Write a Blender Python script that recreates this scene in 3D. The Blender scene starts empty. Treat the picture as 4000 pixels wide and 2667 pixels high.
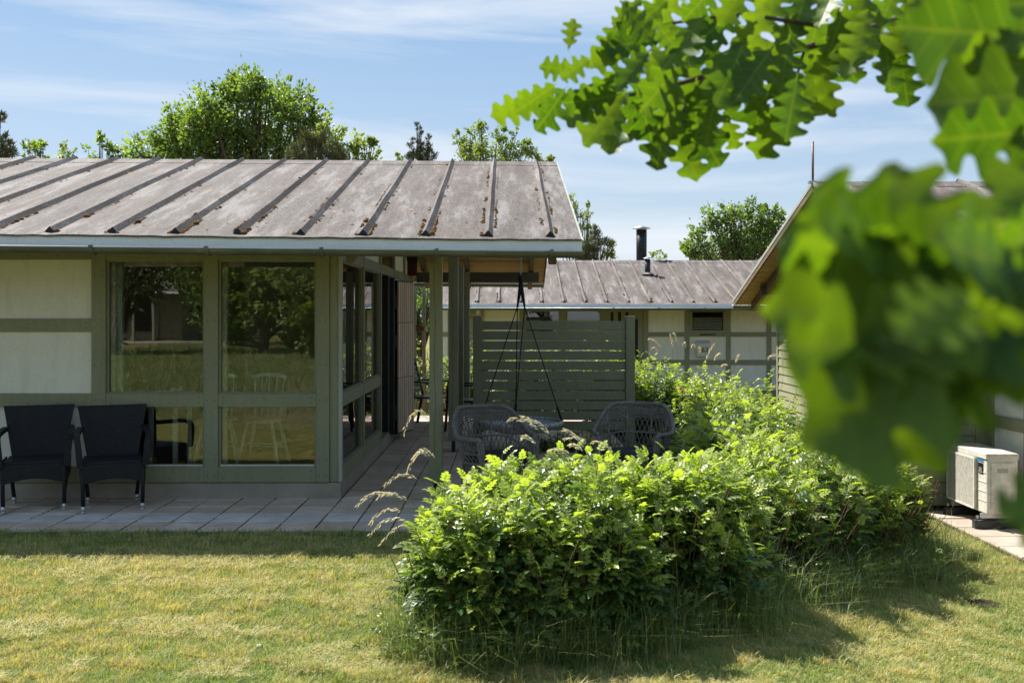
import bpy, math, random
import numpy as np
from mathutils import Vector, Matrix
random.seed(7)
RNG = np.random.default_rng(7)
R = math.radians
scene = bpy.context.scene
col = scene.collection

# ------------------------------------------------------------------ camera, world, sun, exposure
EYE = 1.65
cd = bpy.data.cameras.new('camera'); cam = bpy.data.objects.new('camera', cd); col.objects.link(cam)
cd.lens = 35; cd.sensor_width = 36; cd.shift_y = -103.5 / 4000
cd.clip_start = 0.05; cd.clip_end = 2000
cam.matrix_world = Matrix.Translation((0, 0, EYE)) @ Matrix.Rotation(R(-0.3), 4, 'Z') @ Matrix.Rotation(R(90), 4, 'X')
cd.dof.use_dof = True; cd.dof.focus_distance = 9.0; cd.dof.aperture_fstop = 5.6
scene.camera = cam

SUN_EL, SUN_AZ = 52.0, 47.0          # azimuth to the left of +Y
sd = Vector((-math.sin(R(SUN_AZ)) * math.cos(R(SUN_EL)), math.cos(R(SUN_AZ)) * math.cos(R(SUN_EL)), math.sin(R(SUN_EL))))
ld = bpy.data.lights.new('sun', 'SUN'); ld.energy = 4.4; ld.angle = R(0.55); ld.color = (1.0, 0.955, 0.885)
sun = bpy.data.objects.new('sun', ld); col.objects.link(sun); sun.rotation_euler = sd.to_track_quat('Z', 'Y').to_euler()

world = bpy.data.worlds.new('World'); scene.world = world; world.use_nodes = True
wn = world.node_tree; wn.nodes.clear()
def wnode(t, **k):
    n = wn.nodes.new(t)
    for a, b in k.items(): setattr(n, a, b)
    return n
sky = wnode('ShaderNodeTexSky', sky_type='NISHITA', sun_disc=False)
sky.sun_elevation = R(SUN_EL); sky.sun_rotation = R(-SUN_AZ); sky.air_density = 1.0; sky.dust_density = 0.8; sky.ozone_density = 1.0
tc = wnode('ShaderNodeTexCoord'); mp = wnode('ShaderNodeMapping'); mp.inputs['Scale'].default_value = (1.1, 1.6, 9.0)
mp.inputs['Rotation'].default_value = (R(3), R(-5), 0)
nz = wnode('ShaderNodeTexNoise'); nz.inputs['Scale'].default_value = 2.1; nz.inputs['Detail'].default_value = 7; nz.inputs['Roughness'].default_value = 0.55
nz.inputs['Distortion'].default_value = 0.35
rp = wnode('ShaderNodeMapRange'); rp.inputs[1].default_value = 0.45; rp.inputs[2].default_value = 0.72; rp.inputs[4].default_value = 0.85
sep = wnode('ShaderNodeSeparateXYZ'); hz = wnode('ShaderNodeMapRange'); hz.inputs[1].default_value = -0.05; hz.inputs[2].default_value = 0.34; hz.inputs[3].default_value = 0.0; hz.inputs[4].default_value = 1.0
mx1 = wnode('ShaderNodeMixRGB'); mx2 = wnode('ShaderNodeMixRGB')
mxg = wnode('ShaderNodeMixRGB'); mxg.inputs[1].default_value = (5.9, 6.6, 7.2, 1); mxg.inputs[2].default_value = (2.1, 3.9, 6.4, 1); mx1.inputs[0].default_value = .72; mx2.inputs[2].default_value = (7.0, 7.4, 7.9, 1)
bg = wnode('ShaderNodeBackground'); bg.inputs['Strength'].default_value = 0.052; wo = wnode('ShaderNodeOutputWorld')
L = wn.links.new
L(tc.outputs['Generated'], mp.inputs[0]); L(mp.outputs[0], nz.inputs[0]); L(nz.outputs[0], rp.inputs[0])
L(tc.outputs['Generated'], sep.inputs[0]); L(sep.outputs[2], hz.inputs[0])
L(sky.outputs[0], mx1.inputs[1]); L(hz.outputs[0], mxg.inputs[0]); L(mxg.outputs[0], mx1.inputs[2]); L(mx1.outputs[0], mx2.inputs[1]); L(rp.outputs[0], mx2.inputs[0])
L(mx2.outputs[0], bg.inputs[0]); L(bg.outputs[0], wo.inputs[0])

scene.render.engine = 'CYCLES'
scene.cycles.use_denoising = True
scene.cycles.max_bounces = 10; scene.cycles.transparent_max_bounces = 16; scene.cycles.caustics_reflective = False; scene.cycles.caustics_refractive = False
scene.view_settings.view_transform = 'Standard'; scene.view_settings.look = 'None'
scene.view_settings.exposure = 1.3; scene.view_settings.gamma = 1.0; scene.view_settings.use_curve_mapping = False

# ------------------------------------------------------------------ helpers
FP, VX, HY = 3889.0, 1980.0, 1230.0
def at(px, py, Y):                      # photograph pixel (4000 wide) at a known distance -> point
    return Vector(((px - VX) / FP * Y, Y, EYE + (HY - py) / FP * Y))
def sm(a, b, x):
    t = min(1, max(0, (x - a) / (b - a))); return t * t * (3 - 2 * t)
def gz(x, y):                           # ground height
    a = 0.40 * sm(0.9, 3.6, x) * sm(20, 16, y) if y < 20 else 0
    b = 0.38 * sm(16.3, 20, y)
    return -max(a, b) + 0.45 * sm(0, -27, y)
def gzv(x, y):
    def s(a, b, v):
        t = np.clip((v - a) / (b - a), 0, 1); return t * t * (3 - 2 * t)
    return -np.maximum(0.40 * s(0.9, 3.6, x) * s(20, 16, y), 0.38 * s(16.3, 20, y)) + 0.45 * s(0, -27, y)

def tag(o, label=None, cat=None, group=None, kind=None):
    if label: o['label'] = label
    if cat: o['category'] = cat
    if group: o['group'] = group
    if kind: o['kind'] = kind
    return o
def empty(name, loc=(0, 0, 0), rz=0, label=None, cat=None, group=None):
    o = bpy.data.objects.new(name, None); col.objects.link(o); o.location = loc; o.rotation_euler = (0, 0, rz)
    o.empty_display_size = 0.1
    return tag(o, label, cat, group)
def copy_tree(o, parent=None):
    c = o.copy(); col.objects.link(c); c.parent = parent
    for ch in list(o.children): copy_tree(ch, c)
    return c
class MB:
    def __init__(s): s.v = []; s.f = []; s.m = []; s.mi = 0
    def face(s, idx): s.f.append(tuple(idx)); s.m.append(s.mi)
    def add(s, vs, fs):
        n = len(s.v); s.v += [tuple(v) for v in vs]
        for f in fs: s.face([n + i for i in f])
        return s
    def box(s, x0, x1, y0, y1, z0, z1):
        return s.add([(x0,y0,z0),(x1,y0,z0),(x1,y1,z0),(x0,y1,z0),(x0,y0,z1),(x1,y0,z1),(x1,y1,z1),(x0,y1,z1)],
                     [(0,3,2,1),(4,5,6,7),(0,1,5,4),(1,2,6,5),(2,3,7,6),(3,0,4,7)])
    def obox(s, c, ax, ay, az):            # centre and three half-axis vectors
        c = Vector(c); ax = Vector(ax); ay = Vector(ay); az = Vector(az); vs = []
        for k in (-1, 1):
            for (i, j) in ((-1,-1),(1,-1),(1,1),(-1,1)): vs.append(c + ax*i + ay*j + az*k)
        return s.add(vs, [(0,3,2,1),(4,5,6,7),(0,1,5,4),(1,2,6,5),(2,3,7,6),(3,0,4,7)])
    def beam(s, p, q, w, h, up=(0,0,1)):    # bar from p to q
        p = Vector(p); q = Vector(q); d = (q - p); l = d.length; d.normalize(); up = Vector(up)
        sd_ = d.cross(up)
        if sd_.length < 1e-4: sd_ = d.cross(Vector((1, 0, 0)))
        sd_.normalize(); u = sd_.cross(d)
        return s.obox((p + q) / 2, d * l / 2, sd_ * w / 2, u * h / 2)
    def tube(s, pts, r, n=8, cap=True, closed=False):
        pts = [Vector(p) for p in pts]; k = len(pts); rs = r if hasattr(r, '__len__') else [r] * k
        b = len(s.v); ref = None
        for i, p in enumerate(pts):
            if closed: d = pts[(i + 1) % k] - pts[i - 1]
            else: d = pts[min(i + 1, k - 1)] - pts[max(i - 1, 0)]
            if d.length < 1e-9: d = Vector((0, 0, 1))
            d.normalize()
            if ref is None: ref = Vector((0, 0, 1)) if abs(d.z) < .9 else Vector((1, 0, 0))
            a = (ref - d * ref.dot(d)).normalized(); c = d.cross(a); ref = a
            for j in range(n):
                t = 2 * math.pi * j / n; s.v.append(tuple(p + (a * math.cos(t) + c * math.sin(t)) * rs[i]))
        for i in range(k if closed else k - 1):
            i2 = (i + 1) % k
            for j in range(n):
                j2 = (j + 1) % n; s.face((b + i*n + j, b + i*n + j2, b + i2*n + j2, b + i2*n + j))
        if cap and not closed:
            s.face([b + j for j in range(n)][::-1]); s.face([b + (k-1)*n + j for j in range(n)])
        return s
    def lathe(s, prof, n=24, c=(0,0,0)):
        b = len(s.v)
        for (r, z) in prof:
            for j in range(n):
                t = 2*math.pi*j/n; s.v.append((c[0] + r*math.cos(t), c[1] + r*math.sin(t), c[2] + z))
        for i in range(len(prof) - 1):
            for j in range(n):
                j2 = (j+1) % n; s.face((b+i*n+j, b+i*n+j2, b+(i+1)*n+j2, b+(i+1)*n+j))
        return s
    def build(s, name, mats, parent=None, smooth=False, bev=0, loc=None):
        me = bpy.data.meshes.new(name); me.from_pydata(s.v, [], s.f)
        for m in (mats if isinstance(mats, (list, tuple)) else [mats]): me.materials.append(m)
        if any(s.m): me.polygons.foreach_set('material_index', s.m)
        if smooth: me.polygons.foreach_set('use_smooth', [True] * len(me.polygons))
        me.update()
        o = bpy.data.objects.new(name, me); col.objects.link(o)
        if parent is not None: o.parent = parent
        if loc is not None: o.location = loc
        if bev:
            b = o.modifiers.new('bevel', 'BEVEL'); b.width = bev; b.segments = 2; b.limit_method = 'ANGLE'
        return o
def np_obj(name, V, F, mat, parent=None, attrs=None, smooth=True, kind=None):
    V = np.ascontiguousarray(V, dtype=np.float32).reshape(-1, 3); F = np.ascontiguousarray(F, dtype=np.int32); k = F.shape[1]
    me = bpy.data.meshes.new(name); me.vertices.add(len(V)); me.vertices.foreach_set('co', V.ravel())
    me.loops.add(F.size); me.loops.foreach_set('vertex_index', F.ravel())
    me.polygons.add(len(F)); me.polygons.foreach_set('loop_start', np.arange(0, F.size, k, dtype=np.int32))
    me.polygons.foreach_set('use_smooth', np.full(len(F), smooth))
    for a, vals in (attrs or {}).items():
        t = me.attributes.new(a, 'FLOAT', 'POINT'); t.data.foreach_set('value', np.ascontiguousarray(vals, dtype=np.float32))
    me.materials.append(mat); me.update(calc_edges=True)
    o = bpy.data.objects.new(name, me); col.objects.link(o)
    if parent is not None: o.parent = parent
    if kind: o['kind'] = kind
    return o
def norm(a): return a / np.maximum(np.linalg.norm(a, axis=-1, keepdims=True), 1e-9)
def stamp(T, Fc, pos, ax, nr, scale):     # copies of a template: local y -> ax, local z -> nr
    ax = norm(ax); x = norm(np.cross(ax, nr)); z = np.cross(x, ax)
    sc = np.asarray(scale).reshape(-1, 1, 1)
    V = (T[None, :, 0:1] * x[:, None] + T[None, :, 1:2] * ax[:, None] + T[None, :, 2:3] * z[:, None]) * sc + pos[:, None]
    n, k = len(pos), len(T)
    F = Fc[None] + (np.arange(n) * k)[:, None, None]
    return V.reshape(-1, 3), F.reshape(-1, Fc.shape[1])

# ------------------------------------------------------------------ materials
class NT:
    def __init__(s, name):
        s.m = bpy.data.materials.new(name); s.m.use_nodes = True; s.t = s.m.node_tree; s.t.nodes.clear()
        s.out = s.n('ShaderNodeOutputMaterial')
    def n(s, t, **k):
        x = s.t.nodes.new(t)
        for a, b in k.items(): setattr(x, a, b)
        return x
    def l(s, a, b): s.t.links.new(a, b)
    def val(s, sock, v):
        if isinstance(v, (int, float)): sock.default_value = v
        elif isinstance(v, (tuple, list)):
            sock.default_value = tuple(v) + (1,) if len(v) == 3 and sock.type == 'RGBA' else v
        else: s.l(v, sock)
    def coord(s, kind='Object', scale=None, rot=None):
        c = s.n('ShaderNodeNewGeometry').outputs['Position'] if kind == 'World' else s.n('ShaderNodeTexCoord').outputs[kind]
        if scale is None and rot is None: return c
        m = s.n('ShaderNodeMapping'); s.l(c, m.inputs[0])
        if scale: m.inputs['Scale'].default_value = scale
        if rot: m.inputs['Rotation'].default_value = rot
        return m.outputs[0]
    def noise(s, vec, scale, detail=4, rough=.55, dist=0):
        x = s.n('ShaderNodeTexNoise'); s.l(vec, x.inputs[0]); x.inputs['Scale'].default_value = scale
        x.inputs['Detail'].default_value = detail; x.inputs['Roughness'].default_value = rough; x.inputs['Distortion'].default_value = dist
        return x.outputs[0]
    def mr(s, v, a, b, c=0.0, d=1.0, clamp=True):
        x = s.n('ShaderNodeMapRange'); x.clamp = clamp; s.val(x.inputs[0], v)
        for i, q in zip((1, 2, 3, 4), (a, b, c, d)): x.inputs[i].default_value = q
        return x.outputs[0]
    def mix(s, f, a, b, mode='MIX'):
        x = s.n('ShaderNodeMixRGB', blend_type=mode); s.val(x.inputs[0], f); s.val(x.inputs[1], a); s.val(x.inputs[2], b); return x.outputs[0]
    def math(s, op, a, b=0.0):
        x = s.n('ShaderNodeMath', operation=op); s.val(x.inputs[0], a); s.val(x.inputs[1], b); return x.outputs[0]
    def rand(s): return s.n('ShaderNodeObjectInfo').outputs['Random']
    def attr(s, name): return s.n('ShaderNodeAttribute', attribute_name=name).outputs['Fac']
    def bump(s, h, strength=.3, dist=.01, nrm=None):
        x = s.n('ShaderNodeBump'); x.inputs['Strength'].default_value = strength; x.inputs['Distance'].default_value = dist; s.l(h, x.inputs['Height'])
        if nrm: s.l(nrm, x.inputs['Normal'])
        return x.outputs[0]
    def bsdf(s, color, rough=.6, normal=None, metal=0.0, spec=.5):
        p = s.n('ShaderNodeBsdfPrincipled'); s.val(p.inputs['Base Color'], color); s.val(p.inputs['Roughness'], rough)
        s.val(p.inputs['Metallic'], metal); p.inputs['Specular IOR Level'].default_value = spec
        if normal: s.l(normal, p.inputs['Normal'])
        return p.outputs[0]
    def end(s, sh): s.l(sh, s.out.inputs[0]); return s.m
def c_mul(c, k): return tuple(min(1, x * k) for x in c)

def mat_paint(name, c, var=.25, rough=.55, grain=True, dirt=None):
    t = NT(name); w = t.coord('World')
    n1 = t.noise(w, 1.7, 5); n2 = t.noise(w, 38, 4)
    a = t.mix(t.mr(n1, .3, .7), c_mul(c, 1 - var), c_mul(c, 1 + var))
    a = t.mix(t.mr(n2, .45, .75, 0, .3), a, c_mul(c, .55))
    a = t.mix(t.mr(t.rand(), 0, 1, 0, .35), a, c_mul(c, .8))
    n3 = t.noise(t.coord('World', (9, 9, .7)), 3, 6, .7); a = t.mix(t.mr(n3, .48, .75, 0, .38), a, c_mul(c, .6)); a = t.mix(t.mr(n3, .25, .4, .25, 0), a, c_mul(c, 1.5))
    nb = t.bump(n2, .25, .004)
    if grain:
        g = t.noise(t.coord('Object', (30, 30, 30)), 4, 5, .7); nb = t.bump(g, .15, .003, nb)
    return t.end(t.bsdf(a, t.mr(n2, .3, .7, rough - .12, rough + .15), nb, spec=.35))
def mat_wood(name, c, c2, axis=0, rough=.65, sc=1.0):
    t = NT(name); s_ = [14 * sc] * 3; s_[axis] = 0.9 * sc
    w = t.coord('Object', tuple(s_)); r = t.rand()
    add = t.n('ShaderNodeVectorMath', operation='ADD'); t.l(w, add.inputs[0]); cx = t.n('ShaderNodeCombineXYZ'); mulr = t.math('MULTIPLY', r, 37.0)
    for i in range(3): t.l(mulr, cx.inputs[i])
    t.l(cx.outputs[0], add.inputs[1]); v = add.outputs[0]
    n1 = t.noise(v, 2.4, 6, .6, .6); n2 = t.noise(v, .5, 3)
    a = t.mix(t.mr(n1, .35, .7), c, c2); a = t.mix(t.mr(n2, .4, .75, 0, .5), a, c_mul(c2, .7))
    a = t.mix(t.mr(r, 0, 1, 0, .45), a, c_mul(c, .6))
    vo = t.n('ShaderNodeTexVoronoi'); t.l(t.coord('World'), vo.inputs[0]); vo.inputs['Scale'].default_value = 5.0
    a = t.mix(t.mr(vo.outputs['Distance'], .02, .07, .7, 0), a, c_mul(c2, .35))
    return t.end(t.bsdf(a, rough, t.bump(n1, .35, .004), spec=.25))
M = {}
M['green'] = mat_paint('olive_paint', (.25, .25, .155), .10, .5)
M['green_light'] = mat_paint('light_olive_paint', (.30, .30, .185), .10, .55)
M['green_dark'] = mat_paint('dark_olive_paint', (.25, .25, .165), .12, .6)
M['strip'] = mat_paint('grey_strip', (.36, .37, .31), .12, .5)
M['cream_paint'] = mat_paint('cream_paint', (.62, .60, .52), .05, .5)
M['white_gloss'] = mat_paint('white_gloss', (.70, .71, .68), .05, .35, False)
M['black_metal'] = mat_paint('black_metal', (.018, .019, .021), .2, .4, False)
M['red_box'] = mat_paint('maroon_paint', (.06, .008, .010), .2, .5)
M['copper'] = mat_paint('copper_pipe', (.20, .11, .08), .3, .5, False)
M['rust'] = mat_paint('rust', (.13, .05, .025), .5, .85)
M['pine'] = mat_wood('pine_boards', (.50, .33, .16), (.27, .15, .065), 0)
M['pine_y'] = mat_wood('pine_boards_deep', (.40, .26, .13), (.20, .12, .06), 1)
M['old_beam'] = mat_wood('weathered_beam', (.12, .105, .075), (.055, .048, .036), 0)
M['rafter'] = mat_wood('rafter_wood', (.20, .15, .09), (.09, .065, .04), 1)
M['slat'] = mat_wood('shutter_slat', (.86, .66, .50), (.62, .42, .29), 2, .7)

def mat_stucco():
    t = NT('white_render'); w = t.coord('World')
    n1 = t.noise(w, 60, 6, .65); n2 = t.noise(w, 1.3, 4); n3 = t.noise(t.coord('World', (7, 7, 1.2)), 2, 5)
    a = t.mix(t.mr(n2, .3, .75), (.71, .69, .58), (.79, .77, .68)); a = t.mix(t.mr(n3, .5, .8, 0, .4), a, (.47, .44, .35))
    a = t.mix(t.mr(n1, .5, .75, 0, .45), a, (.46, .45, .40)); n5 = t.noise(w, 14, 5, .7); a = t.mix(t.mr(n5, .5, .8, 0, .35), a, (.55, .54, .47))
    return t.end(t.bsdf(a, .85, t.bump(n1, .5, .006), spec=.2))
M['stucco'] = mat_stucco()
def mat_roof():
    t = NT('bitumen_felt'); w = t.coord('World')
    f1 = t.noise(w, 150, 3, .9); f2 = t.noise(w, 55, 6, .8); f3 = t.noise(w, .9, 6, .65, .5); f4 = t.noise(t.coord('World', (3.2, .5, .5)), 1.6, 6, .75); f4 = t.math('ADD', f4, t.mr(t.noise(w, 60, 4, .9), .2, .8, -.13, .13))
    a = t.mix(t.mr(f2, .42, .58), (.020, .015, .012), (.115, .088, .075))
    a = t.mix(t.mr(f1, .54, .60, 0, .60), a, (.36, .33, .31)); f5 = t.noise(w, 34, 3, .9); a = t.mix(t.mr(f5, .53, .60, 0, .6), a, (.22, .195, .18)); a = t.mix(t.mr(f5, .34, .46, .6, 0), a, (.07, .052, .045))
    a = t.mix(t.mr(f3, .42, .66, 0, .55), a, (.115, .082, .062))
    a = t.mix(t.mr(f4, .52, .60, 0, .6), a, (.26, .24, .23)); a = t.mix(t.mr(f4, .38, .47, .75, 0), a, (.06, .045, .038))
    v = t.n('ShaderNodeTexVoronoi'); t.l(t.coord('World'), v.inputs[0]); v.inputs['Scale'].default_value = 2.3
    v2 = t.math('ADD', v.outputs['Distance'], t.mr(t.noise(w, 30, 5), 0, 1, -.05, .05))
    a = t.mix(t.mr(v2, .045, .075, .8, 0), a, (.46, .20, .035))
    hb = t.bump(f1, .9, .006); hb = t.bump(f2, .6, .01, hb)
    return t.end(t.bsdf(a, .82, hb, spec=.45))
M['roof'] = mat_roof()
def mat_metal(name, c, c2, metal=.3, rough=.45):
    t = NT(name); w = t.coord('World', (.6, 2, 3)); n = t.noise(w, 3, 7, .7); n2 = t.noise(t.coord('World'), 45, 4)
    a = t.mix(t.mr(n, .35, .7), c, c2); a = t.mix(t.mr(n2, .55, .8, 0, .4), a, c_mul(c2, .5))
    return t.end(t.bsdf(a, t.mr(n, .3, .7, rough - .1, rough + .15), t.bump(n2, .1, .002), metal, .5))
M['gutter'] = mat_metal('weathered_zinc', (.155, .165, .135), (.075, .085, .058), .35, .45)
M['fascia'] = mat_metal('grey_fascia', (.78, .82, .83), (.66, .70, .70), .0, .45)
M['steel'] = mat_metal('galvanised_steel', (.5, .52, .54), (.35, .36, .38), .8, .4)
def mat_concrete(name, c, scale=1.0, joint=False):
    t = NT(name); w = t.coord('World'); r = t.rand()
    n1 = t.noise(w, 4 * scale, 7, .65, .4); n2 = t.noise(w, 120, 4, .7); n3 = t.noise(w, 1.2, 4)
    a = t.mix(t.mr(n1, .3, .7), c_mul(c, .65), c_mul(c, 1.25)); a = t.mix(t.mr(n3, .45, .7, 0, .5), a, c_mul((c[0], c[1] * .93, c[2] * .82), .75))
    a = t.mix(t.mr(n2, .55, .75, 0, .35), a, c_mul(c, 1.5)); a = t.mix(t.mr(r, 0, 1, 0, .6), a, c_mul((c[0] * 1.02, c[1] * .93, c[2] * .88), .66))
    return t.end(t.bsdf(a, .85, t.bump(n2, .35, .004, t.bump(n1, .4, .01)), spec=.25))
M['plinth'] = mat_concrete('plinth_concrete', (.40, .36, .30))
M['slab'] = mat_concrete('paving_slab', (.60, .485, .385))
M['slab_pale'] = mat_concrete('pale_paving_slab', (.62, .585, .56))
M['slab_sunlit'] = mat_concrete('sunny_slab', (.46, .39, .33))  # slab copy for sunlit ground, the light is put into its colour
def mat_glass():
    t = NT('window_glass'); f = t.n('ShaderNodeFresnel'); f.inputs[0].default_value = 1.85
    tr = t.n('ShaderNodeBsdfTransparent'); tr.inputs[0].default_value = (.93, .96, .93, 1); g = t.n('ShaderNodeBsdfGlossy'); g.inputs['Roughness'].default_value = 0.0
    nz = t.noise(t.coord('World'), .9, 2); t.l(t.bump(nz, .012, .05), g.inputs['Normal'])
    m = t.n('ShaderNodeMixShader'); t.l(f.outputs[0], m.inputs[0]); t.l(tr.outputs[0], m.inputs[1]); t.l(g.outputs[0], m.inputs[2])
    return t.end(m.outputs[0])
M['glass'] = mat_glass()
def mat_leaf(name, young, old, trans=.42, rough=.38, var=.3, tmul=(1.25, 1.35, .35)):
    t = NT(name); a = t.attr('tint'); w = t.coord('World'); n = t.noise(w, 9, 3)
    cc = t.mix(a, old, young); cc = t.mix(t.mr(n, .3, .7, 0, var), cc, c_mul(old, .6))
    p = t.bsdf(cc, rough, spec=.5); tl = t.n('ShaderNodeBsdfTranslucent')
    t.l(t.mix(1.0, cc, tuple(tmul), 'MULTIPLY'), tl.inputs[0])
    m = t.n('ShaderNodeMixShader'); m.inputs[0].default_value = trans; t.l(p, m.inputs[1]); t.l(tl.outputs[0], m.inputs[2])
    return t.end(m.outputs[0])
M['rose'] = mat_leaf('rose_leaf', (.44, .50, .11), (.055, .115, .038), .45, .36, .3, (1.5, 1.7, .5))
M['tree'] = mat_leaf('tree_leaf', (.27, .34, .10), (.09, .135, .05), .45, .4, .3, (1.5, 1.7, .5))
M['tree2'] = mat_leaf('pale_tree_leaf', (.36, .42, .12), (.14, .19, .06), .45, .4, .25, (1.5, 1.6, .5))
M['pine_leaf'] = mat_leaf('pine_needles', (.17, .17, .07), (.075, .09, .04), .2, .6, .3, (1, 1, .7))
M['grass'] = mat_leaf('lawn_blades', (.56, .46, .20), (.25, .32, .085), .35, .55, .2, (1.3, 1.4, .5))
M['wild'] = mat_leaf('long_grass', (.50, .46, .22), (.12, .20, .05), .35, .45, .2, (1.3, 1.4, .5))
M['seed'] = mat_leaf('seed_heads', (.82, .72, .55), (.42, .46, .18), .35, .6, .1, (1.1, 1.0, .8))
M['petal'] = mat_leaf('rose_petal', (.65, .03, .22), (.5, .02, .15), .3, .5, .1, (1, 1, 1))
def mat_oak():
    t = NT('oak_leaf'); uv = t.n('ShaderNodeUVMap').outputs[0]; s = t.n('ShaderNodeSeparateXYZ'); t.l(uv, s.inputs[0])
    au = t.math('ABSOLUTE', t.math('SUBTRACT', s.outputs[0], .5)); mid = t.mr(au, .008, .022, 1, 0)
    ph = t.math('MULTIPLY', t.math('SUBTRACT', s.outputs[1], t.math('MULTIPLY', au, .62)), 44.0)
    side = t.mr(t.math('SINE', ph), .90, 1.0, 0, .8); vein = t.math('MAXIMUM', mid, side)
    fn = t.noise(t.coord('Object'), 120, 4, .6); r = t.rand()
    base = t.mix(r, (.045, .115, .016), (.13, .21, .022)); base = t.mix(t.mr(fn, .35, .7, 0, .35), base, (.05, .10, .015))
    base = t.mix(t.math('MULTIPLY', vein, .45), base, (.22, .30, .06))
    p = t.bsdf(base, .42, t.bump(t.math('SUBTRACT', fn, vein), .3, .002), spec=.4)
    tl = t.n('ShaderNodeBsdfTranslucent'); t.l(t.mix(1.0, t.mix(t.math('MULTIPLY', vein, .5), base, (.07, .12, .01)), (1.5, 1.45, .24), 'MULTIPLY'), tl.inputs[0])
    m = t.n('ShaderNodeMixShader'); m.inputs[0].default_value = .5; t.l(p, m.inputs[1]); t.l(tl.outputs[0], m.inputs[2])
    return t.end(m.outputs[0])
M['oak'] = mat_oak()
def mat_bark(name, c):
    t = NT(name); w = t.coord('World', (6, 6, 1.5)); n = t.noise(w, 5, 6, .7, .5)
    return t.end(t.bsdf(t.mix(t.mr(n, .3, .7), c_mul(c, .5), c_mul(c, 1.4)), .9, t.bump(n, .8, .02), spec=.15))
M['bark'] = mat_bark('bark', (.11, .085, .06)); M['cane'] = mat_bark('rose_cane', (.17, .12, .06)); M['greencane'] = mat_bark('green_cane', (.20, .24, .05))
def mat_ground():
    t = NT('lawn_soil'); w = t.coord('World')
    n1 = t.noise(w, .55, 6, .6, .6); n2 = t.noise(w, 5, 7, .7); n3 = t.noise(w, 60, 5, .8)
    a = t.mix(t.mr(n1, .38, .62), (.16, .20, .05), (.34, .27, .12)); a = t.mix(t.mr(n2, .4, .7, 0, .7), a, (.19, .165, .06))
    a = t.mix(t.mr(n3, .4, .7, 0, .6), a, (.06, .055, .025))
    return t.end(t.bsdf(a, .95, t.bump(n3, 1.0, .03, t.bump(n2, .6, .06)), spec=.1))
M['ground'] = mat_ground()
def mat_soil():
    t = NT('dark_soil'); n = t.noise(t.coord('World'), 40, 6, .8)
    return t.end(t.bsdf(t.mix(t.mr(n, .3, .7), (.03, .02, .013), (.12, .085, .055)), .95, t.bump(n, 1, .02), spec=.1))
M['soil'] = mat_soil()
def mat_moss():
    t = NT('moss'); n = t.noise(t.coord('World'), 14, 4, .7)
    return t.end(t.bsdf(t.mix(t.mr(n, .35, .65), (.075, .045, .025), (.24, .12, .03)), .95, t.bump(t.noise(t.coord('World'), 160, 4), 1, .01), spec=.05))
M['moss'] = mat_moss()
def mat_weave(name, c, sx=70, sz=110, k=.7):
    t = NT(name); o = t.n('ShaderNodeTexCoord').outputs['Object']
    br = t.n('ShaderNodeTexBrick'); s = t.n('ShaderNodeSeparateXYZ'); t.l(o, s.inputs[0]); cb = t.n('ShaderNodeCombineXYZ')
    t.l(t.math('ADD', s.outputs[0], s.outputs[1]), cb.inputs[0]); t.l(s.outputs[2], cb.inputs[1]); t.l(cb.outputs[0], br.inputs[0])
    br.inputs['Scale'].default_value = 1; br.inputs['Brick Width'].default_value = 1 / sx; br.inputs['Row Height'].default_value = 1 / sz; br.inputs['Mortar Size'].default_value = .0011
    br.inputs['Mortar Smooth'].default_value = 1.0; br.offset = .5
    br.inputs[1].default_value = c + (1,); br.inputs[2].default_value = c_mul(c, .7) + (1,); br.inputs[3].default_value = c_mul(c, .15) + (1,)
    h = t.math('SUBTRACT', 1.0, br.outputs['Fac'])
    return t.end(t.bsdf(br.outputs[0], .55, t.bump(h, k, .006), spec=.22))
M['rattan'] = mat_weave('black_weave', (.027, .027, .030), 34, 62, 1.0)
def mat_plain(name, c, rough=.5, metal=0.0, spec=.5):
    t = NT(name); n = t.noise(t.coord('World'), 25, 4)
    return t.end(t.bsdf(t.mix(t.mr(n, .35, .7), c_mul(c, .85), c_mul(c, 1.12)), rough, t.bump(n, .06, .003), metal, spec))
M['black_plastic'] = mat_plain('black_plastic', (.012, .014, .018), .38)
M['cushion'] = mat_plain('black_cushion', (.014, .013, .015), .8)
M['cap'] = mat_plain('aluminium_foot', (.55, .56, .55), .35, .6)
M['wicker'] = mat_wood('grey_wicker', (.27, .24, .215), (.10, .088, .08), 0, .7, 3)
M['rope'] = mat_plain('black_rope', (.012, .012, .012), .8)
M['net'] = mat_plain('grey_swing_cover', (.46, .46, .46), .8)
M['hp'] = mat_plain('cream_metal', (.60, .57, .49), .4)
M['dark'] = mat_plain('dark_inside', (.012, .012, .012), .8)
M['wall_in'] = mat_plain('inner_wall', (.62, .62, .58), .8)
M['floor_in'] = mat_wood('inner_floor', (.22, .16, .10), (.13, .09, .055), 0)
M['curtain'] = mat_plain('curtain', (.55, .60, .55), .9); M['redcurtain'] = mat_plain('red_curtain', (.14, .03, .015), .9)
M['blue'] = mat_plain('blue_print', (.02, .25, .55), .4); M['ink'] = mat_plain('black_ink', (.01, .01, .012), .4)
M['wood_white'] = mat_plain('white_wood', (.86, .88, .84), .45)
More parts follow.
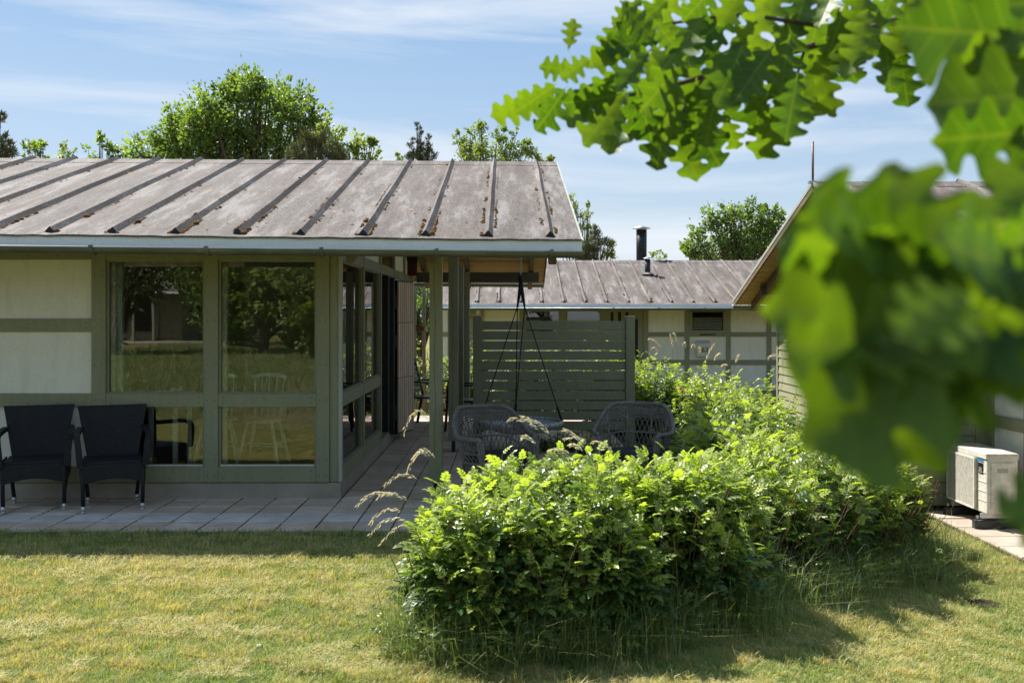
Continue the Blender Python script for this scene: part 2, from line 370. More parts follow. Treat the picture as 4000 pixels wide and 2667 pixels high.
# ------------------------------------------------------------------ ground
def build_ground():
    xs = np.concatenate([[-400, -200, -120, -80], np.arange(-60, -8, 4), np.arange(-8, 8, .25), np.arange(8, 60, 4), [80, 120, 200, 400]])
    ys = np.concatenate([[-300, -150, -90], np.arange(-60, 0, 3), np.arange(0, 22, .25), np.arange(22, 60, 4), [80, 120, 200, 500]])
    X, Y = np.meshgrid(xs, ys); Z = gzv(X, Y) - .012
    near = (np.abs(X) < 8) & (Y > 3) & (Y < 12); Z = Z + near * (RNG.random(X.shape) - .5) * .012
    inside = (X > -12.2) & (X < 1.2) & (Y > 7.7) & (Y < 16.2); Z = np.where(inside, Z - .06, Z)
    V = np.stack([X, Y, Z], -1).reshape(-1, 3); nx, ny = len(xs), len(ys)
    i, j = np.meshgrid(np.arange(nx - 1), np.arange(ny - 1)); a = (j * nx + i).ravel()
    np_obj('ground', V, np.stack([a, a + 1, a + nx + 1, a + nx], 1), M['ground'], kind='structure')
build_ground()

# ------------------------------------------------------------------ paving: one object per slab
def slab_mesh(w, d, mat):
    b = MB(); h = .05; c = .004
    b.add([(-w/2, -d/2, -h), (w/2, -d/2, -h), (w/2, d/2, -h), (-w/2, d/2, -h), (-w/2, -d/2, -c), (w/2, -d/2, -c), (w/2, d/2, -c), (-w/2, d/2, -c),
           (-w/2+c, -d/2+c, 0), (w/2-c, -d/2+c, 0), (w/2-c, d/2-c, 0), (-w/2+c, d/2-c, 0)],
          [(0,1,5,4),(1,2,6,5),(2,3,7,6),(3,0,4,7),(4,5,9,8),(5,6,10,9),(6,7,11,10),(7,4,8,11),(8,9,10,11)])
    me = bpy.data.meshes.new('paving_slab'); me.from_pydata(b.v, [], b.f); me.materials.append(mat); return me
def bed(name, x0, x1, y0, y1, z):
    b = MB().box(x0, x1, y0, y1, z - .12, z - .0135); return tag(b.build(name, M['soil']), kind='structure')
T = .297
terrace = bed('terrace', -12.1, 1.72, 7.57, 16.5, 0)
sm1, sm2, sm3 = slab_mesh(T - .010, T - .020, M['slab']), slab_mesh(T - .010, T - .020, M['slab_pale']), slab_mesh(T - .010, T - .020, M['slab_sunlit'])
half = slab_mesh(T - .010, T / 2 - .020, M['slab'])
edge = slab_mesh(T - .010, .048, M['slab'])
rest = MB()
def slab(me, x, y, w=T, d=T, parent=terrace, z=0.0):
    vis = (abs(x) < .53 * y) and not (x > .3 and y < 10.8)
    if vis and slab.n < 296:
        o = bpy.data.objects.new('paving_slab', me); col.objects.link(o); o.parent = parent
        o.location = (x, y, z + random.uniform(-.003, .002)); o.rotation_euler = (random.uniform(-.004, .004), random.uniform(-.004, .004), random.uniform(-.004, .004)); slab.n += 1
    else: rest.box(x - w/2 + .004, x + w/2 - .004, y - d/2 + .004, y + d/2 - .004, z - .05, z + random.uniform(-.003, .001))
slab.n = 0
X0 = -1.49 + T / 2
rowY = [7.70 + T * (i + .5) for i in range(4)]
for i in range(-30, 12):
    x = X0 + i * T
    if x < -12 or x > 1.6: continue
    slab(edge, x, 7.665, T, .06)
    for r, y in enumerate(rowY):
        slab(sm2 if r == 1 else sm1, x, y)
    slab(half, x, 7.70 + 4 * T + T / 4, T, T / 2)
for i in range(0, 12):
    x = X0 + i * T
    if x > 1.6: continue
    y = 7.70 + 4.5 * T; k = 0
    while y < 16.3:
        hh = k in (1, 8, 16); d = T / 2 if hh else T
        slab(half if hh else (sm3 if y > 15.55 else sm1), x, y + d / 2, T, d); y += d; k += 1  # rows beyond the roof's shade take the sunlit slab copy
jm = MB()
for i in range(-13, 7):
    x = X0 + i * T - T / 2; y = 7.64
    while y < 9.0 + (0 if i < 1 else 2):
        if math.sin(i * 3.7 + y * 5) + random.uniform(-1, 1) > -.2:
            s_ = random.uniform(.003, .006); jm.lathe([(.001, .006), (s_, .003), (s_ * 1.1, -.008)], 5, (x + random.uniform(-.003, .003), y, -.004))
        y += random.uniform(.008, .03)
jm.build('joint_moss', M['moss'], terrace, True)['kind'] = 'stuff'
rest.build('paving_slab_field', M['slab'], terrace)['kind'] = 'stuff'
path = bed('side_path', 4.30, 7.0, 6.3, 10.35, -.385)
for i in range(6):
    for j in range(10):
        o = bpy.data.objects.new('paving_slab', slab_mesh.cache if hasattr(slab_mesh, 'cache') else sm3); col.objects.link(o); o.parent = path
        o.scale = (1.35, 1.35, 1); o.location = (4.52 + i * .402, 6.52 + j * .402, -.383 + random.uniform(-.004, .003)); o.rotation_euler = (random.uniform(-.01, .01), random.uniform(-.01, .01), 0)

# ------------------------------------------------------------------ roof shared by the three houses
def roof(house, X0, X1, Ye, Yr, ze, zr, ribx, tilt_e=0, tilt_r=0, boards=None, rear_rafters=(), gut=True, detail=True, lead=None):
    half = Yr - Ye; m = (zr - ze) / half; th = .07
    def pt(x, y, off=0):
        u = 1 - abs(y - Yr) / half; zt = ze + (X1 - x) * tilt_e if True else ze
        return Vector((x, y, (ze + (X1 - x) * tilt_e) * (1 - u) + (zr + (X1 - x) * tilt_r) * u + off))
    b = MB(); nseg = 1
    for s_ in (-1, 1):
        E, Rg = Yr + s_ * half, Yr
        q = [pt(X0, E), pt(X1, E), pt(X1, Rg), pt(X0, Rg)]; q2 = [p - Vector((0, 0, th)) for p in q]
        if s_ == 1: q = [q[1], q[0], q[3], q[2]]; q2 = [q2[1], q2[0], q2[3], q2[2]]
        b.add(q + q2, [(0,1,2,3),(7,6,5,4),(0,4,5,1),(1,5,6,2),(3,7,4,0)])
    rf = b.build('roof', M['roof'], house)
    me_r = {}
    ribs = []
    for x in ribx:
        if x < X0 + .1 or x > X1 - .05: continue
        for s_ in (-1, 1):
            if s_ == 1 and not detail: continue
            rb = MB(); a = pt(x, Yr + s_ * .012, .0); e = pt(x, Yr + s_ * (half - .13), .0); w, h = .041, .044; up = Vector((0, 0, h))
            dx = Vector((w, 0, 0)); wob = [random.uniform(-.006, .006) for _ in range(7)]
            prof = []
            for i in range(7):
                c = a.lerp(e, i / 6) + Vector((wob[i], 0, 0)); prof.append((c - dx - Vector((0,0,.006)), c + up + Vector((0, 0, abs(wob[i]) * .5)), c + dx - Vector((0,0,.006))))
            vs = [p for tri in prof for p in tri]; fs = []
            for i in range(6):
                k = i * 3; fs += [(k, k+3, k+4, k+1), (k+1, k+4, k+5, k+2)]
            fs.append((18, 20, 19)); fs.append((0, 1, 2))
            rb.add(vs, fs)
            cap = Vector((0, s_ * .012, .0)); rb.mi = 1
            rb.add([e - dx * 1.08 + cap, e + dx * 1.08 + cap, e + up * 1.1 + cap, e + up * .95 - Vector((0, s_ * .05, 0))], [(0, 1, 2) if s_ == -1 else (1, 0, 2), (0, 2, 3), (2, 1, 3)])
            rb.build('roof_rib', [M['roof'], M['black_metal']], rf)
    for s_ in (-1, 1):           # lap sheet over the ridge
        n = int((X1 - X0) / .17); vs = []; fs = []
        for i in range(n + 1):
            x = X0 + .002 + (X1 - X0 - .004) * i / n; w_ = .30 + random.uniform(-.006, .006); yl = Yr + s_ * w_
            vs += [pt(x, Yr, .006), pt(x, yl, .006), pt(x, yl + s_ * .001, -.002)]
        for i in range(n):
            q = [(3*i, 3*i+1, 3*i+4, 3*i+3), (3*i+1, 3*i+2, 3*i+5, 3*i+4)]; fs += q if s_ == -1 else [f[::-1] for f in q]
        MB().add(vs, fs).build('ridge_sheet', M['roof'], rf)
    for s_ in (-1, 1):           # fascia, gutter
        E = Yr + s_ * half
        a, c = pt(X0, E, -.004), pt(X1, E, -.004); o = Vector((0, s_ * .028, 0)); d = Vector((0, 0, -.088))
        f = MB().add([a, c, c + d, a + d, a + o, c + o, c + d + o, a + d + o], [(0,3,2,1),(4,5,6,7),(0,1,5,4),(3,7,6,2),(0,4,7,3),(1,2,6,5)]); f.build('fascia', M['fascia'], rf, bev=.003)
        if s_ == -1 and detail:   # drip edge of the felt
            n = int((X1 - X0) / .12); vs = []
            for i in range(n + 1):
                x = X0 + (X1 - X0) * i / n; p = pt(x, E); jt = random.uniform(-.004, .004)
                vs += [p + Vector((0, .02, .008)), p + Vector((0, -.042, .006 + jt)), p + Vector((0, -.042, -.008 + jt))]
            MB().add(vs, [(3*i, 3*i+1, 3*i+4, 3*i+3) for i in range(n)] + [(3*i+1, 3*i+2, 3*i+5, 3*i+4) for i in range(n)]).build('felt_edge', M['black_metal'] if False else M['roof'], rf)
        g = MB(); r0 = .052; n = 10; vs = []
        gy = E + s_ * (.028 + r0 + .004); 
        for (xe, k) in ((X0, 0), (X1 + .005, 1)):
            zc = pt(xe, E).z - .088 - .008
            for (rr) in (r0, r0 - .004):
                for j in range(n + 1):
                    t = math.pi * j / n; vs.append((xe, gy - s_ * rr * math.cos(t) * -1, zc - rr * math.sin(t)))
        q = n + 1; fs = []
        for j in range(n):
            fs += [(j, j+1, 2*q+j+1, 2*q+j), (q+j, 3*q+j, 3*q+j+1, q+j+1)]
        fs += [tuple(range(2*q, 3*q)), tuple(range(0, q))[::-1]]
        fs += [(0, 2*q, 3*q, q), (n, q+n, 3*q+n, 2*q+n)]
        gt = g.add(vs, fs).build('gutter', M['gutter'], rf)
        xl = lead if lead is not None else X1 - .25
        MB().tube([(X0, gy + s_ * r0, pt(X0, E).z - .096), (X1, gy + s_ * r0, pt(X1, E).z - .096)], .007, 8).build('gutter_bead', M['steel'], gt, True)
        k = 0; x = xl
        while x > X0 and k < 12:
            zc = pt(x, E).z - .096; br = MB(); pts = [(x, gy + s_ * .058 * math.cos(math.pi * j / 8), zc - .058 * math.sin(math.pi * j / 8)) for j in range(9)]
            for p, q_ in zip(pts[:-1], pts[1:]): br.beam(p, q_, .03, .006, (1, 0, 0) if False else (0, 0, 1))
            br.box(x - .015, x + .015, gy + s_ * .045, gy + s_ * .068, zc - .01, zc + .014)
            br.build('gutter_bracket', M['rust'] if False else M['gutter'], gt); x -= .92 if detail else 1.05; k += 1
    for xe, sx in ((X0, -1), (X1, 1)):   # verge trim along both slopes
        for s_ in (-1, 1):
            a, c = pt(xe, Yr + s_ * half, .004), pt(xe, Yr, .004); d = Vector((0, 0, -.045)); o = Vector((.016 * sx, 0, 0))
            MB().add([a, c, c + d, a + d, a + o, c + o, c + d + o, a + d + o], [(0,1,2,3),(4,7,6,5),(0,4,5,1),(3,2,6,7),(0,3,7,4),(1,5,6,2)]).build('verge_trim', M['strip'], rf)
    for xe, sx in ((X0, -1), (X1, 1)):
        for s_ in (-1, 1):
            a, c = pt(xe, Yr + s_ * (half - .02), -.043), pt(xe, Yr, -.043); d = Vector((0, 0, -.075)); o = Vector((.010 * sx, 0, 0))
            MB().add([a, c, c + d, a + d, a + o, c + o, c + d + o, a + d + o], [(0,1,2,3),(4,7,6,5),(0,4,5,1),(3,2,6,7),(0,3,7,4),(1,5,6,2)]).build('verge_board', M['rafter'], rf)
    if boards:                            # sarking boards seen from below, one by one
        bx0, bx1, sides = boards
        for s_ in sides:
            nb = int(half / .105)
            for i in range(nb):
                y0 = Yr + s_ * (half - .03) * i / nb; y1 = Yr + s_ * (half - .03) * (i + 1) / nb - s_ * .006
                o0 = -th - .004 - random.uniform(0, .002); bb = MB()
                q = [pt(bx0, y0, o0), pt(bx1, y0, o0), pt(bx1, y1, o0), pt(bx0, y1, o0)]; q2 = [p - Vector((0, 0, .018)) for p in q]
                bb.add(q + q2, [(0,1,2,3),(7,6,5,4),(0,4,5,1),(1,5,6,2),(2,6,7,3),(3,7,4,0)]).build('soffit_board', M['pine'], rf)
    for x in rear_rafters:
        for s_ in (-1, 1):
            a = pt(x, Yr, -th - .10); c = pt(x, Yr + s_ * (half - .14), -th - .10)
            MB().beam(a, c, .065, .13).build('rafter', M['rafter'], rf, bev=.004)
    return rf, pt

def moss(rf, pt, ribx, Ye, Yr, n, xr, side=-1):
    ico = []
    b = MB()
    for x in ribx:
        if not (xr[0] < x < xr[1]): continue
        for sd_ in (-1, 1):
            k = int(n * 4.2 * random.uniform(.35, 1.3))
            for _ in range(k):
                u = random.random() ** 1.5; y = Ye + .12 + u * (Yr - Ye - .3); s_ = random.uniform(.0035, .009) * (1.5 if u < .2 else 1)
                if random.random() < .05: s_ *= 2.2
                if math.sin(y * 3.1 + x * 9) + math.sin(y * 7.3 + x * 4 + sd_) < -.2: continue
                c = pt(x + sd_ * (.052 + random.uniform(-.008, .012)), y, s_ * .25)
                lat = MB()
                pr = [(0.001, s_ * .75), (s_ * .6, s_ * .6), (s_, s_ * .15), (s_ * .9, -s_ * .5)]
                b.lathe(pr, 6, c)
    for _ in range(n * 3):
        x = random.uniform(*xr); y = random.uniform(Ye + .1, Yr - .2); s_ = random.uniform(.005, .013); b.lathe([(0.001, s_ * .5), (s_ * 1.2, s_ * .3), (s_ * 1.5, -s_ * .3)], 6, pt(x, y, 0))
    b.build('moss', M['moss'], rf, True)['kind'] = 'stuff'

def pane(parent, x0, x1, y0, y1, z0, z1):
    return MB().box(x0, x1, y0, y1, z0, z1).build('pane', M['glass'], parent)
def screws(pts, parent, axis='y'):
    b = MB()
    for (x, y, z) in pts:
        if axis == 'y': b.box(x - .004, x + .004, y - .0015, y + .002, z - .004, z + .004)
        else: b.box(x - .002, x + .0015, y - .004, y + .004, z - .004, z + .004)
    if pts: b.build('screw', M['black_metal'], parent)['kind'] = 'stuff'

# ------------------------------------------------------------------ main house
YE, YR, ZE, ZR, X1 = 8.10, 12.30, 2.254, 3.535, .61
house = empty('summer_house', (-5, 12.3, 0), 0, 'nearest house on the left, green timber frame, glass corner and mossy felt roof', 'house')
house.location = (0, 0, 0)
ribx = [.361 - .516 * k for k in range(24)]
rf, pt = roof(house, -12.0, X1, YE, YR, ZE, ZR, ribx, .009, .006, boards=(-1.46, .60, (1, -1)), rear_rafters=(-.62, .38, -1.3), lead=1.0 if False else .36)
moss(rf, pt, ribx, YE, YR, 46, (-6.5, .6))
# plinth and front wall (face at y=9)
YF = 9.0; XS = -1.49
MB().box(-12, XS - .012, YF + .02, 15.58, -.05, .135).build('plinth', M['plinth'], house, bev=.006)
front_posts = [(-3.749, -3.62), (-2.733, -2.608), (-1.722, -1.604)]
for k in range(1, 9): front_posts.append((-3.749 - 1.015 * k, -3.62 - 1.015 * k))
sc = []
for (a, b_) in front_posts:
    MB().box(a, b_, YF, YF + .09, .14, 2.36).build('post', M['green'], house, bev=.004)
    if a > -5: sc += [(a + .03, YF, z) for z in (.2, .34, .88, 1.2, 1.6, 2.0)] + [(b_ - .03, YF, z) for z in (.2, .34, .88, 1.2, 1.6, 2.0)]
MB().box(-1.604, -1.522, YF + .022, YF + .10, .14, 2.36).build('corner_board', M['green'], house, bev=.004)
MB().box(-1.522, -1.490, YF + .004, YF + .06, .14, 2.36).build('corner_strip', M['strip'], house, bev=.004)
MB().box(-12, -1.49, YF + .03, YF + .08, 2.362, 2.46).build('wall_plate', M['green'], house)
def rail(x0, x1, z0, z1, dy=.004):
    o = MB().box(x0 + .001, x1 - .001, YF + dy, YF + .085, z0, z1).build('rail', M['green'], house, bev=.003)
    if x0 > -5:
        n = 4
        for i in range(n):
            x = x0 + .05 + (x1 - x0 - .1) * i / (n - 1); sc.append((x, YF + dy, z0 + .035))
            if i % 3 == 0: sc.append((x, YF + dy, z1 - .035))
def front_window(x0, x1):
    w = MB().box(x0 + .001, x0 + .02, YF + .03, YF + .075, .28, 2.15)
    w.box(x1 - .02, x1 - .001, YF + .03, YF + .075, .28, 2.15).box(x0 + .02, x1 - .02, YF + .03, YF + .075, 2.13, 2.15)
    w.box(x0 + .02, x1 - .02, YF + .03, YF + .075, .941, .955).box(x0 + .02, x1 - .02, YF + .03, YF + .075, .281, .30)
    o = w.build('window', M['green'], house)
    MB().box(x0 + .02, x1 - .02, YF + .02, YF + .03, .283, .297).build('sill_strip', M['cream_paint'], o)
    pane(o, x0 + .02, x1 - .02, YF + .048, YF + .052, .955, 2.13); pane(o, x0 + .02, x1 - .02, YF + .048, YF + .052, .30, .82)
    MB().box(x0 + .02, x1 - .02, YF + .06, YF + .09, .82, .94).build('inner_rail', M['cream_paint'], o)
    MB().box(x0 + .012, x0 + .06, YF + .076, YF + .12, .28, 2.13).build('inner_frame', M['cream_paint'], o)
bays = sorted(front_posts)
for i in range(len(bays) - 1):
    x0, x1 = bays[i][1], bays[i + 1][0]
    rail(x0, x1, .14, .28); rail(x0, x1, .82, .94); rail(x0, x1, 2.15, 2.36)
    if x0 > -3.7: front_window(x0, x1)
    else:
        rail(x0, x1, 1.50, 1.613)
        for (z0, z1) in ((.28, .82), (.94, 1.50), (1.613, 2.15)):
            MB().box(x0 + .001, x1 - .001, YF + .035, YF + .07, z0, z1).build('wall_panel', M['stucco'], house, bev=.003)
screws(sc, house)
# side wall (face at x = XS), Y bays
yb = [9.0, 10.42, 11.84, 13.26, 14.62, 15.58]
def ztop(y): return pt(XS, y, -.20).z
sc = []
for i, y in enumerate(yb):
    if i == 0: continue
    MB().box(XS - .09, XS + .002, y - .035, y + .035, .14, ztop(y)).build('post', M['green'], house, bev=.004)
    sc += [(XS + .002, y, z) for z in (.2, .6, 1.1, 1.6, 2.0)]
screws(sc, house, 'x')
for i in range(5):
    y0, y1 = yb[i] + .035, yb[i + 1] - .035
    if i == 0: y0 = YF + .062
    def srail(z0, z1): MB().box(XS - .085, XS - .004, y0 + .001, y1 - .001, z0, z1).build('rail', M['green'], house, bev=.003)
    srail(2.144, 2.257)
    if i != 2: srail(.14, .28)
    def poly(z0, dz, mat, nm, xo=.03, th=.03):
        b = MB(); za, zb = ztop(y0), ztop(y1)
        vs = [(XS - xo, y0, z0), (XS - xo, y1, z0), (XS - xo, y1, zb), (XS - xo, y0, za)]
        b.add(vs + [(v[0] - th, v[1], v[2]) for v in vs], [(0,1,2,3),(7,6,5,4),(0,4,5,1),(2,6,7,3)]); return b.build(nm, mat, house)
    poly(2.257, 0, M['glass'] if i == 2 else M['stucco'], 'gable_pane' if i == 2 else 'gable_panel', .03, .006 if i == 2 else .03)
    if i in (0, 1):
        srail(.82, .94)
        w = MB()
        for (z0, z1) in ((.28, .82), (.94, 2.144)):
            w.box(XS - .07, XS - .02, y0, y0 + .022, z0, z1).box(XS - .07, XS - .02, y1 - .03, y1, z0, z1)
            w.box(XS - .07, XS - .02, y0 + .022, y1 - .03, z0, z0 + .014).box(XS - .07, XS - .02, y0 + .022, y1 - .03, z1 - .014, z1)
        o = w.build('window', M['green'], house)
        for (z0, z1) in ((.28, .82), (.94, 2.144)): pane(o, XS - .05, XS - .046, y0 + .022, y1 - .03, z0 + .014, z1 - .014)
    elif i in (3, 4):
        srail(.82, .94)
        for (z0, z1) in ((.28, .82), (.94, 2.144)): MB().box(XS - .06, XS - .03, y0, y1, z0, z1).build('wall_panel', M['stucco'], house)
# door opening with curtain and the folded-back shutter
MB().box(XS - .10, XS - .01, 12.60, 12.78, .14, 2.144).build('door_jamb', M['black_metal'], house)
MB().box(XS - .14, XS - .12, 11.9, 12.60, .16, 2.10).build('door_curtain', M['redcurtain'], house)
MB().box(XS - .09, XS - .0, 11.88, 12.6, .14, .17).build('door_sill', M['green'], house)
sp0, sp1 = Vector((-1.425, 12.95, 0)), Vector((-1.262, 13.42, 0)); sdir = (sp1 - sp0).normalized(); snor = Vector((sdir.y, -sdir.x, 0)); sl = (sp1 - sp0).length
sh = MB().obox((sp0 + sp1) / 2 - snor * .03 + Vector((0, 0, 1.10)), sdir * sl / 2, snor * .028, (0, 0, 1.0)).build('shutter', M['black_metal'], house, bev=.003)
for k in range(8):
    for (za, zb) in ((.12, .83), (.838, 1.545), (1.553, 2.08)):
        MB().obox(sp0 + sdir * (sl * (k + .5) / 8) + snor * .008 + Vector((0, 0, (za + zb) / 2)), sdir * (sl / 16 - .0075), snor * .009, (0, 0, (zb - za) / 2)).build('slat', M['slat'], sh, bev=.002)
MB().box(XS + .0, XS + .09, 13.45, 13.9, .12, 2.1).build('folded_door', M['black_metal'], house, bev=.003)
MB().box(XS - .02, XS + .04, 12.80, 12.925, .12, 2.12).build('door_edge', M['black_metal'], house, bev=.004)
for z in (.38, 1.30, 1.82):
    b = MB().box(XS + .0, XS + .06, 12.905, 12.928, z - .09, z + .09); b.tube([(XS + .045, 12.895, z - .09), (XS + .045, 12.895, z + .09)], .011, 8); b.build('hinge', M['black_metal'], sh, bev=.002)
# rear wall, roof posts, beams
MB().box(-12, XS - .09, 15.5, 15.58, .14, 2.4).build('rear_wall', M['wall_in'], house)
MB().box(-12, -11.9, 9.1, 15.5, .14, 2.4).build('end_wall', M['stucco'], house)
MB().box(-11.9, XS - .10, 9.10, 15.49, .136, .165).build('room_floor', M['floor_in'], house)
MB().box(-6.4, -6.3, 9.12, 15.45, .17, 2.8).build('inner_wall', M['wall_in'], house)
MB().box(-3.4, XS - .12, 12.9, 13.0, .17, 2.9).build('inner_wall', M['wall_in'], house)
for (x, y, z0) in ((-.70, 9.05, .13), (-.70, 12.0, .14), (-.70, 13.45, .1), (-.69, 15.5, .1)):
    p = MB().box(x, x + .115, y - .055, y + .06, z0, 2.32 if y != 12.0 else 3.2).build('roof_post', M['green'] if y < 10 else M['green_dark'], house, bev=.005)
    MB().box(x + .035, x + .08, y - .02, y + .025, -.0, z0 + .01).build('post_foot', M['black_metal'], p)
    cr = MB()
    zz = 2.2; xx = x + .05
    pts = []
    while zz > z0 + .1:
        pts.append((xx + .006 * math.sin(zz * 9) + random.uniform(-.002, .002), y - .0565, zz)); zz -= .06
    for a, c in zip(pts[2:-2], pts[3:-1]): cr.add([(a[0] - .0015, a[1], a[2]), (a[0] + .0015, a[1], a[2]), (c[0] + .0015, c[1], c[2]), (c[0] - .0015, c[1], c[2])], [(0, 3, 2, 1)])
    cr.build('crack', M['dark'], p)
for y in (9.08, 15.5): MB().box(-1.4, .50, y - .045, y + .045, 2.325 if y < 10 else 2.155, 2.46 if y < 10 else 2.31).build('beam', M['old_beam'], house, bev=.005)
MB().box(-1.4, .52, 12.25, 12.35, 3.20, 3.35).build('beam', M['old_beam'], house, bev=.005)
lit = None
# ------------------------------------------------------------------ far house with the number 163
far = empty('summer_house', (0, 0, 0), 0, 'long low cream and green timber framed house behind the slatted screen, with chimney and mailbox', 'house')
FG = -.38
fr, fpt = roof(far, -1.60, 15.0, 23.0, 27.1, 1.905, 3.13, [.833 + .502 * k for k in range(-5, 28)], 0, 0, detail=False, lead=14)
moss(fr, fpt, [.833 + .502 * k for k in range(-5, 28)], 23.0, 27.1, 26, (-1.5, 9))
YW = 24.0; s24 = FP / YW
def fx(u): return (2000 + u / 1.96 - VX) / s24
def fz(v): return EYE + (HY - (800 + v / 1.96)) / s24
MB().box(-1.4, 14.6, YW + .03, 30, FG - .1, FG + .1).build('plinth', M['plinth'], far)
MB().box(-1.35, 14.5, YW + .14, 29.9, FG + .1, 1.95).build('house_body', M['dark'], far)
fposts = [fx(1028) + k * 1.0 for k in range(-4, 0)] if False else []
PX = [fx(75), fx(393), fx(708), fx(1028), fx(1343), fx(1660), fx(1973)] + [fx(1973) + 1.0 * k for k in range(1, 9)] + [fx(75) - 1.0, fx(75) - 2.0]
PX.sort()
zt, z1a, z1b, z2a, z2b = 1.98, fz(975), fz(1010), fz(1187), fz(1225)
for x in PX: MB().box(x - .055, x + .055, YW, YW + .1, FG + .1, zt).build('post', M['green'], far)
for i in range(len(PX) - 1):
    x0, x1 = PX[i] + .055, PX[i + 1] - .055; c = (x0 + x1) / 2; uc = ((c * s24 + VX) - 2000) * 1.96
    MB().box(x0, x1, YW + .004, YW + .09, FG + .1, FG + .22).build('rail', M['green'], far)
    if 75 < uc < 708:     # low windows behind the screen
        w = MB().box(x0, x1, YW + .02, YW + .08, fz(885) - .55, fz(885) - .45).box(x0, x1, YW + .02, YW + .08, fz(815), zt).box(x0, x0 + .05, YW + .02, YW + .08, fz(885) - .45, fz(815)).box(x1 - .05, x1, YW + .02, YW + .08, fz(885) - .45, fz(815)).build('window', M['green'], far)
        pane(w, x0 + .05, x1 - .05, YW + .045, YW + .05, fz(885) - .45, fz(815))
        MB().box(x0, x1, YW + .03, YW + .07, FG + .22, fz(885) - .55).build('wall_panel', M['stucco'], far)
    elif 708 < uc < 1028:  # door
        d = MB().box(x0, x1, YW + .03, YW + .07, FG + .22, zt).build('door', M['green'], far)
        MB().box(x1 - .22, x1 - .14, YW + .022, YW + .031, FG + .9, fz(875)).build('door_glass', M['dark'], d)
        for q in (.1, .28, .46): MB().box(x0 + q, x0 + q + .07, YW + .024, YW + .031, 1.3, 1.72).build('door_glass', M['dark'], d)
        MB().tube([(x1 - .09, YW + .0, .6), (x1 - .09, YW + .0, .8)], .012, 6).build('handle', M['steel'], d)
    else:
        rz = ((FG + .22, z2b), (z2a, z1b), (z1a, zt)) if False else None
        MB().box(x0, x1, YW + .004, YW + .09, z1b, z1a).build('rail', M['green'], far); MB().box(x0, x1, YW + .004, YW + .09, z2b, z2a).build('rail', M['green'], far)
        MB().box(x0, x1, YW + .03, YW + .07, FG + .22, z2b).build('wall_panel', M['stucco'], far)
        MB().box(x0, x1, YW + .03, YW + .07, z2a, z1b).build('wall_panel', M['stucco'], far)
        if 1343 < uc < 1660:
            w = MB().box(x0, x0 + .07, YW - .01, YW + .07, z1a, fz(812)).box(x1 - .07, x1, YW - .01, YW + .07, z1a, fz(812)).box(x0 + .07, x1 - .07, YW - .01, YW + .07, z1a, z1a + .05).box(x0 + .07, x1 - .07, YW - .01, YW + .07, fz(820), fz(812)).build('window', M['green'], far)
            pane(w, x0 + .07, x1 - .07, YW + .03, YW + .035, z1a + .05, fz(820))
            MB().box(x0 + .25, x1 - .25, YW - .015, YW + .003, z1b + .04, z1b + .07).build('vent_slot', M['black_metal'], w)
            for k in range(5): MB().box(x0 + .09, x1 - .09, YW + .055, YW + .06, z1a + .07 + k * .06, z1a + .12 + k * .06).build('blind', M['wall_in'], w)
        else: MB().box(x0, x1, YW + .03, YW + .07, z1a, zt).build('wall_panel', M['stucco'], far)
for k in range(18): MB().box(-1.42, -.56, YW - .02, YW - .002, FG + .1 + k * .125, FG + .22 + k * .125).build('clapboard', M['green_light'], far, bev=.004)
# chimneys
c = fpt((2000 + 1040 / 1.96 - VX) * 25.6 / FP, 25.6)
st = MB().tube([c - Vector((0, 0, .15)), c + Vector((0, 0, .40))], .072, 20).build('flue_pipe', M['black_metal'], far, True)
MB().lathe([(.001, .46), (.12, .425), (.121, .42), (.001, .42)], 20, c).build('flue_cap', M['steel'], st, True)
MB().lathe([(.16, .0), (.075, .05)], 18, c - Vector((0, .02, -.01))).build('flashing', M['roof'], st)
c = Vector(((2000 + 993 / 1.96 - VX) * 27.6 / FP, 27.6, 3.0)); topz = EYE + (HY - (800 + 190 / 1.96)) / FP * 27.6
st = MB().tube([c, (c.x, c.y, topz)], .145, 28).build('chimney', M['black_metal'], far, True)
MB().lathe([(.001, .075), (.25, .0), (.25, -.008), (.001, .0)], 28, (c.x, c.y, topz + .035)).build('chimney_cap', M['steel'], st, True)
# mailbox (hangs on the wall: its own thing)
p = at(2000 + 1458 / 1.96, 800 + 1100 / 1.96, YW)
mbx = empty('mailbox', (p.x, YW - .0, p.z), 0, 'cream mailbox numbered 163 on the wall of the far house', 'mailbox')
MB().box(-.155, .155, -.13, -.005, -.19, .10).build('body', M['cream_paint'], mbx, bev=.01)
MB().add([(-.165, -.155, .09), (.165, -.155, .09), (.165, -.005, .17), (-.165, -.005, .17), (-.165, -.155, .115), (.165, -.155, .115), (.165, -.005, .195), (-.165, -.005, .195)],
         [(0,3,2,1),(4,5,6,7),(0,1,5,4),(1,2,6,5),(2,3,7,6),(3,0,4,7)]).build('lid', M['white_gloss'], mbx, bev=.005)
def text(s_, size, mat, parent, loc, rot, name, ext=.001):
    cu = bpy.data.curves.new(name, 'FONT'); cu.body = s_; cu.size = size; cu.extrude = ext; cu.align_x = 'CENTER'; cu.align_y = 'CENTER'; cu.offset = .0015 * size / .1
    t_ = bpy.data.objects.new(name, cu); cu.materials.append(mat); me = bpy.data.meshes.new_from_object(t_); bpy.data.objects.remove(t_); me.name = name
    if not me.materials: me.materials.append(mat)
    o = bpy.data.objects.new(name, me); col.objects.link(o); o.parent = parent; o.location = loc; o.rotation_euler = rot; return o
text('163', .16, M['ink'], mbx, (0, -.133, -.03), (R(90), 0, 0), 'house_number')
